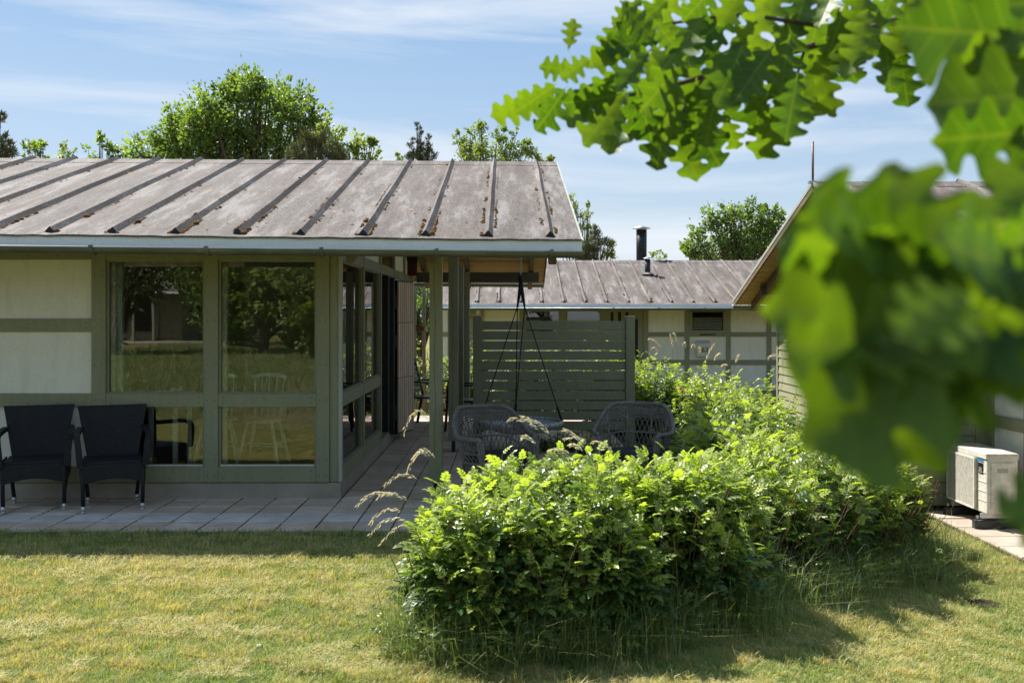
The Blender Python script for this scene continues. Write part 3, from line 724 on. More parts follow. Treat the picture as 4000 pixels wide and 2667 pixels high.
# wall lantern
p = at(1870, 1222, 23.6)
lan = empty('wall_lantern', tuple(p), 0, 'small galvanised lantern hanging under the eave above the left screen post', 'lantern')
MB().lathe([(.001, .17), (.03, .15), (.05, .08), (.085, .06)], 16).build('hood', M['steel'], lan, True)
MB().lathe([(.045, .06), (.055, -.06), (.05, -.07), (.001, -.07)], 16).build('glass_shade', M['white_gloss'], lan, True)
MB().lathe([(.11, -.072), (.11, -.085), (.001, -.085)], 16).build('base_ring', M['steel'], lan, True)
MB().beam((0, 0, .15), (0, .45, .15), .02, .02).build('bracket', M['steel'], lan)

# ------------------------------------------------------------------ right-hand house
side = empty('summer_house', (0, 0, 0), 0, 'light olive clapboard house on the right, mostly hidden behind the blurred oak leaves', 'house')
RX, SG = 3.70, -.40
srf, spt = roof(side, RX, 14, 7.8, 12.0, 1.90, 3.255, [3.99 + .49 * k for k in range(20)], 0, 0, boards=(RX + .03, 5.0, (1, -1)), rear_rafters=(3.98,), lead=None)
moss(srf, spt, [3.99 + .49 * k for k in range(20)], 7.8, 12.0, 30, (3.8, 6.5))
XE, Y0e, Y1e, XG = 4.16, 10.4, 15.2, 5.03
MB().box(XE + .06, 13.8, Y0e + .06, Y1e, SG + .02, 2.1).build('house_body', M['dark'], side)
MB().box(XG + .06, 13.8, 8.72, Y0e + .05, SG + .02, 1.98).build('house_body', M['dark'], side)
nb = 19
for k in range(nb):
    z = SG + .06 + k * .122
    for (ya, yb_) in ((Y0e + .07, 13.53), (13.72, Y1e)):
        MB().add([(XE - .012, ya, z), (XE - .012, yb_, z), (XE + .002, yb_, z + .117), (XE + .002, ya, z + .117), (XE + .03, ya, z), (XE + .03, yb_, z), (XE + .03, yb_, z + .117), (XE + .03, ya, z + .117)],
             [(0,3,2,1),(4,5,6,7),(0,1,5,4),(3,7,6,2),(0,4,7,3),(1,2,6,5)]).build('clapboard', M['green_light'], side, bev=.002)
    MB().add([(XE + .07, Y0e - .012, z), (XG - .13, Y0e - .012, z), (XG - .13, Y0e + .002, z + .117), (XE + .07, Y0e + .002, z + .117), (XE + .07, Y0e + .03, z), (XG - .13, Y0e + .03, z), (XG - .13, Y0e + .03, z + .117), (XE + .07, Y0e + .03, z + .117)],
             [(0,1,2,3),(7,6,5,4),(0,4,5,1),(3,2,6,7),(0,3,7,4),(1,5,6,2)]).build('clapboard', M['green_light'], side, bev=.002)
MB().box(XE - .02, XE + .068, Y0e - .02, Y0e + .068, SG + .04, 2.0).build('corner_post', M['green_light'], side, bev=.004)
MB().box(XE - .02, XE + .05, Y1e - .0, Y1e + .07, SG + .04, 2.0).build('corner_post', M['green_light'], side, bev=.004)
MB().box(XE - .03, XE + .04, 13.55, 13.70, SG + .04, 2.0).build('door_post', M['green'], side, bev=.004)
MB().tube([(XE - .02, 13.42, .72), (XE - .06, 13.42, .74), (XE - .06, 13.42, .92), (XE - .02, 13.42, .94)], .008, 8).build('door_handle', M['steel'], side, True)
MB().box(XG - .13, XG - .01, Y0e - .03, Y0e + .05, SG + .04, 2.0).build('post', M['green'], side, bev=.004)
for y in (8.75, 9.6, 10.33): MB().box(XG - .01, XG + .08, y - .05, y + .05, SG + .04, 2.3).build('post', M['green'], side, bev=.004)
for (ya, yb_) in ((8.80, 9.55), (9.65, 10.28)):
    for (za, zb) in ((SG + .18, .5), (.62, 1.2), (1.32, 2.1)): MB().box(XG + .02, XG + .06, ya, yb_, za, zb).build('wall_panel', M['stucco'], side)
    for (za, zb) in ((SG + .04, SG + .18), (.5, .62), (1.2, 1.32)): MB().box(XG - .006, XG + .07, ya, yb_, za, zb).build('rail', M['green'], side, bev=.003)
MB().box(XE + .1, 13.8, Y0e + .1, Y1e - .02, SG - .1, SG + .02).build('plinth', M['plinth'], side)
for y in (15.2, 8.75): MB().box(3.88, 5.0, y - .04, y + .04, 1.96, 2.1).build('beam', M['old_beam'], side, bev=.004)
MB().box(3.9, 5.0, 11.95, 12.05, 2.95, 3.1).build('beam', M['old_beam'], side, bev=.004)
gb = MB(); gz_ = 2.0
gb.add([(XG + .03, 8.2, 1.98), (XG + .03, 15.8, 1.98), (XG + .03, 12, 3.14)], [(0, 2, 1)]).build('gable', M['stucco'], side)
b = MB().tube([(RX - .005, 12.0, 3.20), (RX - .005, 12.0, 3.74)], .014, 10); 
rod = b.build('ridge_rod', M['copper'], side, True); MB().box(RX - .06, RX + .03, 11.97, 12.03, 3.235, 3.265).build('rod_clamp', M['steel'], rod)

# ------------------------------------------------------------------ house behind the camera (seen mirrored in the panes)
back = empty('summer_house', (0, 0, 0), 0, 'grey roofed house across the meadow, seen only as a reflection in the left window', 'house')
brf, bpt = roof(back, -26, -14.3, -35.4, -31.2, 2.72, 3.95, [-14.7 - .516 * k for k in range(22)], 0, 0, detail=False, lead=-15)
MB().box(-25.5, -15.0, -34.4, -28.0, .35, 2.75).build('wall', M['green_dark'], back)
for k in range(8):
    MB().box(-24.6 + k * 1.2, -24.5 + k * 1.2, -27.98, -27.9, .4, 2.7).build('post', M['green'], back)
    if k % 3 != 1:
        w = MB().box(-24.45 + k * 1.2, -23.55 + k * 1.2, -27.99, -27.95, .9, 2.5).build('window', M['dark'], back)
for i in range(6): MB().box(-15.9 + i * .9 - 2, -15.8 + i * .9 - 2, -27.2, -27.1, .4, 2.7).build('roof_post', M['green_dark'], back) if i < 3 else None
tag(MB().box(-26, -13, -27.9, -24.6, .38, .452).build('far_terrace', M['slab_sunlit']), kind='structure')
# ------------------------------------------------------------------ privacy screen
scr = empty('privacy_screen', (0, 0, 0), 0, 'dark olive slatted timber screen between two posts behind the swing', 'screen')
for (a, b_, g) in ((-.428, -.314, 0), (1.507, 1.620, 0)):
    p = MB().box(a, b_, 12.57, 12.685, -.02, 1.636).build('post', M['green_dark'], scr, bev=.005)
for k in range(11):
    z1 = 1.572 - k * .1268
    MB().box(-.313, 1.506, 12.60 + random.uniform(-.002, .002), 12.628, z1 - .110, z1).build('board', M['green_dark'], scr, bev=.004)
lab = at(2426, 1592, 12.59)
cd_ = tag(MB().box(-.055, .055, 0, .004, -.045, .045).build('notice_card', M['white_gloss'], loc=(lab.x, 12.590, lab.z)), 'small white notice card fixed low on the screen beside its right post', 'notice')
MB().box(-.035, .035, -.002, -.0005, .008, .012).box(-.03, .03, -.002, -.0005, -.01, -.006).build('faint_print', M['strip'], cd_)

# ------------------------------------------------------------------ nest swing
SX, SY, SZ = .171, 12.1, .346
sw = empty('nest_swing', (SX, SY, SZ), 0, 'round grey nest swing hanging by black ropes from the roof', 'swing')
RR = .497
ring = MB().tube([(RR * math.cos(t), RR * math.sin(t), 0) for t in np.linspace(0, 2 * math.pi, 48, endpoint=False)], .027, 10, closed=True).build('ring', M['net'], sw, True)
b = MB()
for k in range(36):
    t = 2 * math.pi * k / 36; c = Vector((RR * math.cos(t), RR * math.sin(t), 0)); d = Vector((-math.sin(t), math.cos(t), 0))
    b.tube([c - d * .004, c + d * .004], .030, 10, cap=False)
b.build('ring_binding', M['black_plastic'], ring, True)
b = MB(); n1 = 72
prof = [(RR - .02, .0), (RR - .07, -.035), (RR - .12, -.075), (.25, -.11), (.12, -.125), (.001, -.13)]
bs = len(b.v)
for i, (r, z) in enumerate(prof):
    for j in range(n1):
        t = 2 * math.pi * j / n1; w = .008 * math.sin(t * 18) * (1 if 0 < i < 4 else 0); b.v.append((r * math.cos(t), r * math.sin(t), z + w))
for i in range(len(prof) - 1):
    for j in range(n1): j2 = (j + 1) % n1; b.face((i*n1 + j, i*n1 + j2, (i+1)*n1 + j2, (i+1)*n1 + j))
o = b.build('cover', M['net'], sw, True); so = o.modifiers.new('solid', 'SOLIDIFY'); so.thickness = .006
kn = [Vector((-.042, 0, 1.75 - SZ)), Vector((.046, 0, 1.745 - SZ))]; topk = Vector((0, 0, 2.10 - SZ))
for i, (t, q) in enumerate(((180, 0), (262, 0), (98, 1), (0, 1))):
    e = Vector((RR * math.cos(R(t)), RR * math.sin(R(t)), .02)); a = kn[q]
    mid = a.lerp(e, .88)
    r_ = MB().tube([a, mid], .0065, 6).tube([mid, e, e - Vector((0, 0, .05))], .014, 8).build('rope', M['rope'], sw, True)
for q in range(2): MB().tube([topk, topk.lerp(kn[q], .5) + Vector((.006 * (1 - 2*q), 0, 0)), kn[q]], [.018, .022, .012], 8).build('strap', M['rope'], sw, True)
MB().tube([topk + Vector((0, 0, .03)), topk - Vector((0, 0, .05))], .03, 8).build('knot', M['rope'], sw, True)
b = MB(); z = topk.z + .02; k = 0
while z < 3.2 - SZ:
    a = Vector((1, 0, 0)) if k % 2 else Vector((0, 1, 0)); c = Vector((0, 0, z + .018))
    b.tube([c + a * .009 * math.cos(t) + Vector((0, 0, .019 * math.sin(t))) for t in np.linspace(0, 2 * math.pi, 9)[:-1]], .0032, 5, closed=True); z += .029; k += 1
b.build('chain', M['steel'], sw, True)

# ------------------------------------------------------------------ black woven armchairs by the wall
def woven_chair(loc, rz, label):
    t = empty('woven_armchair', loc, rz, label, 'armchair', 'black woven armchairs')
    def shell(fn, nu, nv, th, name):      # closed thick sheet; fn(u,v) -> point, thickness along -y
        b = MB()
        for side in (0, 1):
            for i in range(nu + 1):
                for j in range(nv + 1):
                    p = Vector(fn(i / nu, j / nv)); b.v.append(tuple(p + Vector((0, th * side, 0))))
        q = (nu + 1) * (nv + 1); ix = lambda s, i, j: s * q + i * (nv + 1) + j
        for i in range(nu):
            for j in range(nv):
                b.face((ix(0,i,j), ix(0,i+1,j), ix(0,i+1,j+1), ix(0,i,j+1))); b.face((ix(1,i,j), ix(1,i,j+1), ix(1,i+1,j+1), ix(1,i+1,j)))
        for i in range(nu): b.face((ix(0,i,0), ix(1,i,0), ix(1,i+1,0), ix(0,i+1,0))); b.face((ix(0,i,nv), ix(0,i+1,nv), ix(1,i+1,nv), ix(1,i,nv)))
        for j in range(nv): b.face((ix(0,0,j), ix(0,0,j+1), ix(1,0,j+1), ix(1,0,j))); b.face((ix(0,nu,j), ix(1,nu,j), ix(1,nu,j+1), ix(0,nu,j+1)))
        return b.build(name, M['rattan'], t, bev=.006)
    def bk(u, v):
        w = .205 + .08 * v; x = (u * 2 - 1) * w; z = .40 + .455 * v
        return (x, .17 + .11 * v - .045 * ((u * 2 - 1) ** 2), z - .006 * (1 - (u*2-1)**2) * v)
    shell(bk, 12, 8, .032, 'backrest')
    b = MB().box(-.235, .235, -.24, .20, .375, .425); b.build('seat', M['rattan'], t, bev=.012)
    def ap(u, v):
        x = (u * 2 - 1) * .245; zb = .235 + .045 * math.sin(math.pi * u); return (x, -.262, zb + (.40 - zb) * v)
    shell(ap, 14, 3, .03, 'front_apron')
    for s_ in (-1, 1):
        b = MB(); w = .024
        path_ = [(s_ * .258, .20, .66), (s_ * .275, .05, .655), (s_ * .282, -.12, .648), (s_ * .282, -.22, .628), (s_ * .272, -.268, .58), (s_ * .262, -.272, .48), (s_ * .255, -.268, .38)]
        for i in range(len(path_) - 1): b.beam(path_[i], path_[i + 1], .05, .034, (0, .3, 1) if i < 3 else (0, -1, .2))
        for p in path_[1:-1]: b.tube([(p[0] - .024, p[1], p[2]), (p[0] + .024, p[1], p[2])], .0172, 8)
        b.build('armrest', M['rattan'], t)
        MB().add([(s_ * .243, -.25, .25), (s_ * .243, .19, .25), (s_ * .25, .19, .42), (s_ * .25, -.25, .42), (s_ * .255, -.25, .25), (s_ * .255, .19, .25), (s_ * .262, .19, .42), (s_ * .262, -.25, .42)],
                 [(0,1,2,3),(7,6,5,4),(0,4,5,1),(3,2,6,7),(0,3,7,4),(1,5,6,2)]).build('side_apron', M['rattan'], t)
        for (y, xx, yy) in ((-.25, .232, -.245), (.19, .20, .225)):
            lg = MB().tube([(s_ * .238, y, .40), (s_ * xx, yy, .055)], .0165, 12).build('leg', M['rattan'], t, True)
            MB().tube([(s_ * xx, yy, .058), (s_ * (xx - .001), yy, .018)], .0175, 12).tube([(s_ * (xx - .001), yy, .018), (s_ * (xx - .001), yy, .0)], .0165, 12).build('foot', [M['cap']], lg, True)
    return t
woven_chair((-4.05, 8.60, 0), R(20), 'black woven armchair standing at the left edge, in front of the white wall panels')
woven_chair((-3.40, 8.61, 0), R(22), 'black woven armchair standing nearest the large window, second from the left edge')

# ------------------------------------------------------------------ grey wicker armchairs with black cushions
def wicker_chair(loc, rz, label):
    t = empty('wicker_armchair', loc, rz, label, 'armchair', 'grey wicker armchairs')
    H = .83
    def rimz(ph):            # ph in degrees from the back
        a = abs(ph); return .60 + (H - .60) * sm(98, 34, a) - .0
    def S(ph, v):
        a = R(ph); rz_ = rimz(ph); z = .38 + (rz_ - .38) * v; fl = .265 + .075 * v
        x = fl * math.sin(a) * 1.05; y = .02 + (.25 + .075 * v) * math.cos(a)
        if abs(ph) > 90: y = .02 - (abs(ph) - 90) / 90 * .52
        return Vector((x, y, z))
    PH = 132
    def twist(fn, n, r, off, tw, k, name, mat=M['wicker'], par=None):
        b = MB()
        for q in range(k):
            pts = []
            for i in range(n + 1):
                u = i / n; p = fn(u); d = (fn(min(1, u + .01)) - fn(max(0, u - .01))).normalized(); a = d.cross(Vector((0, 0, 1)))
                a = a.normalized() if a.length > .1 else Vector((1, 0, 0)); c = d.cross(a); th = 2 * math.pi * (u * tw + q / k)
                pts.append(p + (a * math.cos(th) + c * math.sin(th)) * off)
            b.tube(pts, r, 5)
        return b.build(name, mat, par or t, True)
    def rim(u):
        if u < .06: e = S(-PH, 1); return e + Vector((0, -.02 * (1 - u / .06), -.09 * (1 - u / .06) ** 1.5))
        if u > .94: e = S(PH, 1); w = (u - .94) / .06; return e + Vector((0, -.02 * w, -.09 * w ** 1.5))
        return S(-PH + 2 * PH * (u - .06) / .88, 1)
    twist(rim, 110, .0095, .014, 24, 4, 'rolled_rim')
    b = MB()                                            # lattice
    step = 8.2
    k = -PH - 40
    while k < PH + 40:
        for s_ in (-1, 1):
            pts = []
            for i in range(7):
                v = i / 6; ph = k + s_ * v * 24; vv = v * (.72 if abs(ph) < 62 else .97)
                if abs(ph) <= PH: pts.append(S(ph, vv) + Vector((0, 0, 0)) + (Vector((math.sin(R(ph)), math.cos(R(ph)), 0)) * .003 * s_))
            if len(pts) > 1: b.tube(pts, .0044, 4, cap=False)
        k += step
    b.build('lattice', M['wicker'], t, True)
    b = MB()                                            # woven upper band of the back
    rows = 12
    for r_ in range(rows):
        v = .72 + .27 * r_ / (rows - 1); lim = 84 - 22 * (1 - r_ / rows); n = 96; pts = []
        for i in range(n + 1):
            ph = -lim + 2 * lim * i / n; p = S(ph, v); o = Vector((math.sin(R(ph)), math.cos(R(ph)), 0)); pts.append(p + o * .0058 * math.sin(R(ph) * 22 + r_ * math.pi))
        b.tube(pts, .0056, 5)
    k = -80
    while k <= 80: b.tube([S(k, .68), S(k, .84), S(k, .99)], .0045, 5); k += 360 / 44 
    b.build('woven_back', M['wicker'], t, True)
    twist(lambda u: S(-PH + 2 * PH * u, .40 + .02), 90, .006, .007, 30, 2, 'middle_braid')
    twist(lambda u: S(-PH + 2 * PH * u, .02), 90, .0075, .009, 26, 3, 'lower_braid')
    for s_ in (-1, 1):                                   # bundled arm fronts that run down into the legs
        e = S(s_ * PH, 1) + Vector((0, -.02, -.02)); f = Vector((s_ * .245, -.245, .0)); b = MB()
        for q in range(9):
            th = 2 * math.pi * q / 9; o = Vector((math.cos(th), math.sin(th), 0)) * .022
            pts = []
            for i in range(12):
                u = i / 11; tw = th + u * 2.2; o = Vector((math.cos(tw), math.sin(tw), 0)) * (.026 - .010 * min(1, u * 2)); pts.append(e.lerp(f, u) + o + Vector((0, -.02 * math.sin(math.pi * u), 0)))
            b.tube(pts, .0072, 5)
        b.build('front_leg', M['wicker'], t, True)
        g = Vector((s_ * .20, .27, 0)); h = Vector((s_ * .18, .24, .40))
        b = MB().tube([g, h], .015, 8)
        for i in range(34): u = i / 33; c = g.lerp(h, u); b.tube([c, c + Vector((0, 0, .009))], .0185, 8)
        b.build('rear_leg', M['wicker'], t, True)
    for ph in (-95, -55, -20, 20, 55, 95): MB().tube([S(ph, .0), S(ph, .5), S(ph, .97)], .0085, 7).build('stake', M['wicker'], t, True)
    b = MB()
    for r_ in range(9):                                  # woven seat apron
        z = .37 - r_ * .012
        pts = [(.255 * math.cos(a) * 1.02, .0 + .25 * math.sin(a), z) for a in np.linspace(0, 2 * math.pi, 60, endpoint=False)]
        pts = [(x * (1 + .012 * (-1) ** i), y * (1 + .012 * (-1) ** i), zz) for i, (x, y, zz) in enumerate(pts)]
        b.tube(pts, .0062, 5, closed=True)
    b.build('seat_apron', M['wicker'], t, True)
    for y in (-.2, .22): MB().tube([(-.23, y, .16), (.23, y, .16)], .008, 6).build('stretcher', M['wicker'], t, True)
    b = MB(); n = 28; pr = []
    prof = [(.001, .0), (.22, .0), (.245, .012), (.25, .035), (.24, .06), (.21, .075), (.12, .082), (.001, .080)]
    for (r, z) in prof:
        for j in range(n):
            a = 2 * math.pi * j / n; e = 1 / max(abs(math.cos(a)) ** 5 + abs(math.sin(a)) ** 5, 1e-9) ** .2
            b.v.append((r * math.cos(a) * e, -.01 + r * math.sin(a) * e * .93, .372 + z + (.006 * math.sin(a * 3 + r * 20) if z > .05 else 0)))
    for i in range(len(prof) - 1):
        for j in range(n): b.face((i*n + j, i*n + (j+1) % n, (i+1)*n + (j+1) % n, (i+1)*n + j))
    b.build('cushion', M['cushion'], t, True)
    return t
wicker_chair((-.10, 8.66, 0), R(28), 'grey wicker armchair with black cushion, in front of the roof posts, left of the swing')
wicker_chair((1.13, 8.92, 0), R(-19), 'grey wicker armchair with black cushion, on the right in front of the screen post')

# ------------------------------------------------------------------ black plastic garden chairs at the back of the terrace
def garden_chair(loc, rz, label):
    t = empty('garden_chair', loc, rz, label, 'chair', 'black plastic garden chairs')
    for s_ in (-1, 1):
        MB().beam((s_ * .22, -.20, .42), (s_ * .24, -.23, 0), .045, .035, (0, 1, 0)).build('leg', M['black_plastic'], t, bev=.004)
        MB().tube([(s_ * .24, .30, 0), (s_ * .23, .22, .42)], [.022, .026], 8).build('leg', M['black_plastic'], t, True)
        MB().beam((s_ * .22, .20, .42), (s_ * .21, .34, .98), .04, .035, (0, 1, 0)).build('back_post', M['black_plastic'], t, bev=.004)
        MB().beam((s_ * .265, -.22, .64), (s_ * .255, .24, .66), .05, .025).build('armrest', M['black_plastic'], t, bev=.006)
        MB().beam((s_ * .26, -.19, .64), (s_ * .25, -.2, .42), .035, .03, (0, 1, 0)).build('arm_support', M['black_plastic'], t)
    MB().box(-.23, .23, -.23, .22, .405, .435).build('seat', M['black_plastic'], t, bev=.008)
    for k in range(6):
        z = .52 + k * .085; y = .20 + (z - .42) / .56 * .14
        MB().obox((0, y, z), (.205, 0, 0), (0, .008, 0), (0, .008, .028)).build('back_slat', M['black_plastic'], t, bev=.003)
    MB().obox((0, .335, .98), (.225, 0, 0), (0, .014, 0), (0, .004, .022)).build('top_rail', M['black_plastic'], t, bev=.005)
    return t
garden_chair((-1.13, 15.0, 0), R(78), 'black plastic garden chair beside the open shutter at the back of the terrace')
garden_chair((-.62, 14.35, 0), R(-96), 'black plastic garden chair turned away, partly hidden by the nearest roof post')

# ------------------------------------------------------------------ white spindle chairs inside
def spindle_chair(loc, rz, label):
    t = empty('spindle_chair', loc, rz, label, 'chair', 'white spindle chairs behind the window')
    MB().lathe([(.001, .42), (.17, .42), (.20, .43), (.20, .445), (.17, .455), (.001, .45)], 20).build('seat', M['wood_white'], t, True)
    for s_ in (-1, 1):
        for y in (-1, 1):
            MB().tube([(s_ * .12, y * .11, .425), (s_ * .17, y * .16, .2), (s_ * .21, y * .20, 0)], [.013, .019, .013], 10).build('leg', M['wood_white'], t, True)
        MB().tube([(s_ * .165, -.155, .20), (s_ * .165, .155, .20)], .009, 8).build('stretcher', M['wood_white'], t, True)
    MB().tube([(-.165, 0, .20), (.165, 0, .20)], .009, 8).build('stretcher', M['wood_white'], t, True)
    MB().tube([(-.17, .155, .15), (.17, .155, .15)], .009, 8).build('stretcher', M['wood_white'], t, True)
    for k in range(5):
        x = (k - 2) * .062; MB().tube([(x, .14, .44), (x * 1.25, .20, .86)], .008, 8).build('spindle', M['wood_white'], t, True)
    MB().tube([(-.18, .20, .85), (-.09, .215, .872), (0, .22, .88), (.09, .215, .872), (.18, .20, .85)], .022, 8).build('top_rail', M['wood_white'], t, True)
spindle_chair((-2.90, 9.98, .165), R(12), 'white spindle back chair inside, half hidden by the post between the two windows')
spindle_chair((-2.43, 9.95, .165), R(-4), 'white spindle back chair inside, in the middle of the right-hand window')
tag(MB().box(0, .09, 0, .05, 0, 2.0).build('curtain', M['curtain'], loc=(-3.61, 9.13, .17)), 'narrow pale curtain hanging inside at the left edge of the left window', 'curtain')
bt = empty('side_table', (-3.42, 9.62, .165), 0, 'white table top with a folded cloth behind the left window', 'table')
MB().box(-.16, .30, -.15, .35, .70, .73).build('table_top', M['wood_white'], bt, bev=.006)
for (x, y) in ((-.12, -.11), (.26, -.11), (-.12, .31), (.26, .31)): MB().box(x - .02, x + .02, y - .02, y + .02, 0, .70).build('leg', M['wood_white'], bt)
b = MB(); vs = []
for i in range(13):
    x = -.17 + i * .034; h = .02 + .006 * math.sin(i) + (.03 if i > 10 else 0); vs += [(x, -.06, .733), (x, .1, .733), (x, .1, .735 + h), (x, -.06, .735 + h)]
b.add(vs, [tuple(4*i + q for q in f) for i in range(12) for f in ((3, 7, 4, 0), (2, 3, 7, 6)[::-1], (1, 5, 6, 2))]); 
o = tag(b.build('folded_cloth', M['wood_white'], loc=(-3.42, 9.62, .165)), 'small folded white cloth lying on the table inside the left window', 'cloth')

# maroon box, small rusty sign, rusty branch
p = at(1608, 1022, 15.3)
tag(MB().box(-.07, .07, -.08, .08, -.22, .07).add([(-.08, -.09, .07), (.08, -.09, .07), (.08, .09, .07), (-.08, .09, .07), (0, 0, .15)], [(0,1,4),(1,2,4),(2,3,4),(3,0,4)]).build('bird_box', M['red_box'], loc=(p.x + .01, 15.3, p.z), bev=.004), 'dark maroon box hanging under the roof above the open shutter', 'box')
p = at(1640, 1283, 16.9)
fr_ = empty('trellis_frame', (0, 17.0, -.05), 0, 'thin dark timber frame at the back of the terrace, beyond the garden chairs', 'trellis')
for x in (-1.60, -1.44, -.98): MB().box(x, x + .055, -.03, .03, 0, 2.5).build('upright', M['green_dark'], fr_, bev=.003)
MB().box(-1.6, -.9, -.02, .02, .10, .22).build('bottom_rail', M['green_dark'], fr_); MB().box(-1.6, -.9, -.02, .02, 2.3, 2.42).build('top_rail', M['green_dark'], fr_)
sg = tag(MB().box(-.065, .065, -.006, .006, -.045, .045).build('small_sign', M['rust'], loc=(p.x, 16.95, p.z), bev=.003), 'small rusty brown plate on the timber frame behind the garden chairs', 'sign')
MB().box(-.05, -.02, -.009, -.0065, -.025, .025).box(-.01, .015, -.009, -.0065, -.025, .025).box(.025, .05, -.009, -.0065, -.025, .025).build('letter_relief', M['moss'], sg)
b = MB(); q = at(1735, 1400, 16.2)
def twig(p, d, l, r, n):
    q_ = p + d * l; m_ = (p + q_) / 2 + Vector((random.uniform(-1, 1), 0, random.uniform(-1, 1))) * l * .15; b.tube([p, m_, q_], [r, r * .85, r * .7], 6)
    if n:
        for s_ in (-1, 1): twig(q_, (d + Vector((s_ * random.uniform(.4, .9), random.uniform(-.2, .2), random.uniform(-.1, .3)))).normalized(), l * .75, r * .7, n - 1)
twig(Vector((0, 0, -.5)), Vector((0, 0, 1)), .38, .018, 4)
tag(b.build('bare_shrub', M['rust'], loc=(q.x, 16.3, .45), smooth=True), 'bare rust-brown branching shrub in the gap between the roof posts', 'shrub')

# ------------------------------------------------------------------ heat pump
hp = empty('heat_pump', (4.55, 9.42, -.243), 0, 'cream outdoor heat pump unit with slatted grille on black feet by the clapboard wall', 'heat pump')
Lh, Wh, Hh = .80, .30, .565
MB().box(.006, Wh, 0, Lh, 0, Hh).build('casing', M['hp'], hp, bev=.012)
MB().box(-.006, Wh + .006, -.008, Lh + .006, Hh - .045, Hh + .012).build('lid', M['hp'], hp, bev=.008)
MB().box(.0, .0055, .215, Lh - .015, .03, Hh - .07).build('grille_back', M['dark'], hp)
b = MB(); nb = 42
for k in range(nb): z = .035 + (Hh - .11) * k / (nb - 1); b.box(-.022, -.012, .215, Lh - .01, z - .0028, z + .0028)
for k in range(9): y = .23 + (Lh - .26) * k / 8; b.box(-.012, -.006, y - .002, y + .002, .03, Hh - .07)
b.box(-.024, .004, .200, .218, .02, Hh - .055).box(-.024, .004, Lh - .012, Lh + .004, .02, Hh - .055).box(-.024, .004, .218, Lh - .012, .015, .032).box(-.024, .004, .218, Lh - .012, Hh - .072, Hh - .05)
b.build('grille', M['hp'], hp)
b = MB()
for k in range(5):
    a = 2 * math.pi * k / 5; c = Vector((.02, .50, .27)); d = Vector((0, math.cos(a), math.sin(a))); e = Vector((0, -math.sin(a), math.cos(a)))
    b.add([c + d * .03, c + d * .2 - e * .02, c + d * .2 + e * .09 + Vector((.02, 0, 0)), c + d * .05 + e * .06 + Vector((.02, 0, 0))], [(0, 1, 2, 3), (3, 2, 1, 0)])
for k in range(4): b.box(.0, .0075, .02, .19, .12 + k * .09, .123 + k * .09)
b.build('moulded_line', M['hp'], hp)
MB().box(-.0005, .0045, .075, .165, Hh - .19, Hh - .09).build('black_sticker', M['ink'], hp)
b = MB()
for k in range(4): b.box(-.0015, -.0006, .09, .15, Hh - .18 + k * .014, Hh - .176 + k * .014)
b.build('sticker_print', M['hp'], hp); text('DAIKIN', .038, M['blue'], hp, (.003, .125, Hh - .07), (R(90), 0, R(-90)), 'brand_print')
MB().tube([(.27, .2, .02), (.36, .25, -.02), (.42, .3, -.1), (.44, .5, -.13)], .012, 8).build('hose', M['black_plastic'], hp, True); MB().tube([(.29, .12, .10), (.34, .16, .06), (.40, .3, .12), (.47, .36, .30)], .018, 8).build('pipe', M['wood_white'], hp, True)
MB().box(.04, .26, -.008, .004, .05, Hh - .07).build('end_panel', M['hp'], hp, bev=.008)
MB().box(.10, .20, -.0105, -.0085, Hh - .17, Hh - .13).build('handle_recess', M['strip'], hp)
for (x, z) in ((.018, .06), (.018, .42), (.28, .42), (.03, Hh - .01)): MB().tube([(x, .002, z), (x, -.008, z)], .006, 8).build('bolt', M['steel'], hp)
for y in (.03, .66): 
    f = MB().box(-.09, .38, y, y + .08, -.145, -.06).build('foot_block', M['black_plastic'], hp, bev=.01)
    MB().box(-.02, .30, y + .03, y + .06, -.045, .0).build('foot_rail', M['steel'], f)
    MB().tube([(-.05, y + .05, -.05), (-.05, y + .05, -.025)], .014, 6).build('bolt', M['steel'], f)

# ------------------------------------------------------------------ soil mounds, stone, pot
def mound(x, y, rx, ry, h, label, name='soil_mound', mat=None):
    z0 = gz(x, y); b = MB(); n = 22; rings = 7
    for i in range(rings + 1):
        for j in range(n):
            a = 2 * math.pi * j / n; u = i / rings; rr = u * (1 + random.uniform(-.14, .14)); b.v.append((rx * rr * math.cos(a), ry * rr * math.sin(a), h * (1 - u * u) + random.uniform(-.16, .2) * h - .01))
    for i in range(rings):
        for j in range(n): b.face((i*n + j, (i+1)*n + j, (i+1)*n + (j+1) % n, i*n + (j+1) % n))
    return tag(b.build(name, mat or M['soil'], loc=(x, y, z0)), label, 'soil')
mound(3.12, 7.72, .24, .16, .05, 'dark crumbly soil mound at the right foot of the rose hedge')
mound(3.35, 7.05, .17, .10, .03, 'smaller dark soil patch on the lawn, nearer than the soil mound')
b = MB().lathe([(.001, .012), (.012, .010), (.019, .002), (.016, -.01)], 9); tag(b.build('stone', M['slab'], loc=(-.98 - .25, 4.95, .005), smooth=True), 'small pale stone lying in the lawn left of the near rose bush', 'stone')
pot = empty('flower_pot', (.86, 10.6, 0), 0, 'dark pot with a small green plant standing left of the right wicker chair', 'plant pot')
MB().lathe([(.001, 0), (.08, 0), (.11, .20), (.118, .20), (.118, .22), (.10, .22), (.095, .18), (.001, .17)], 20).build('pot', M['black_plastic'], pot, True)
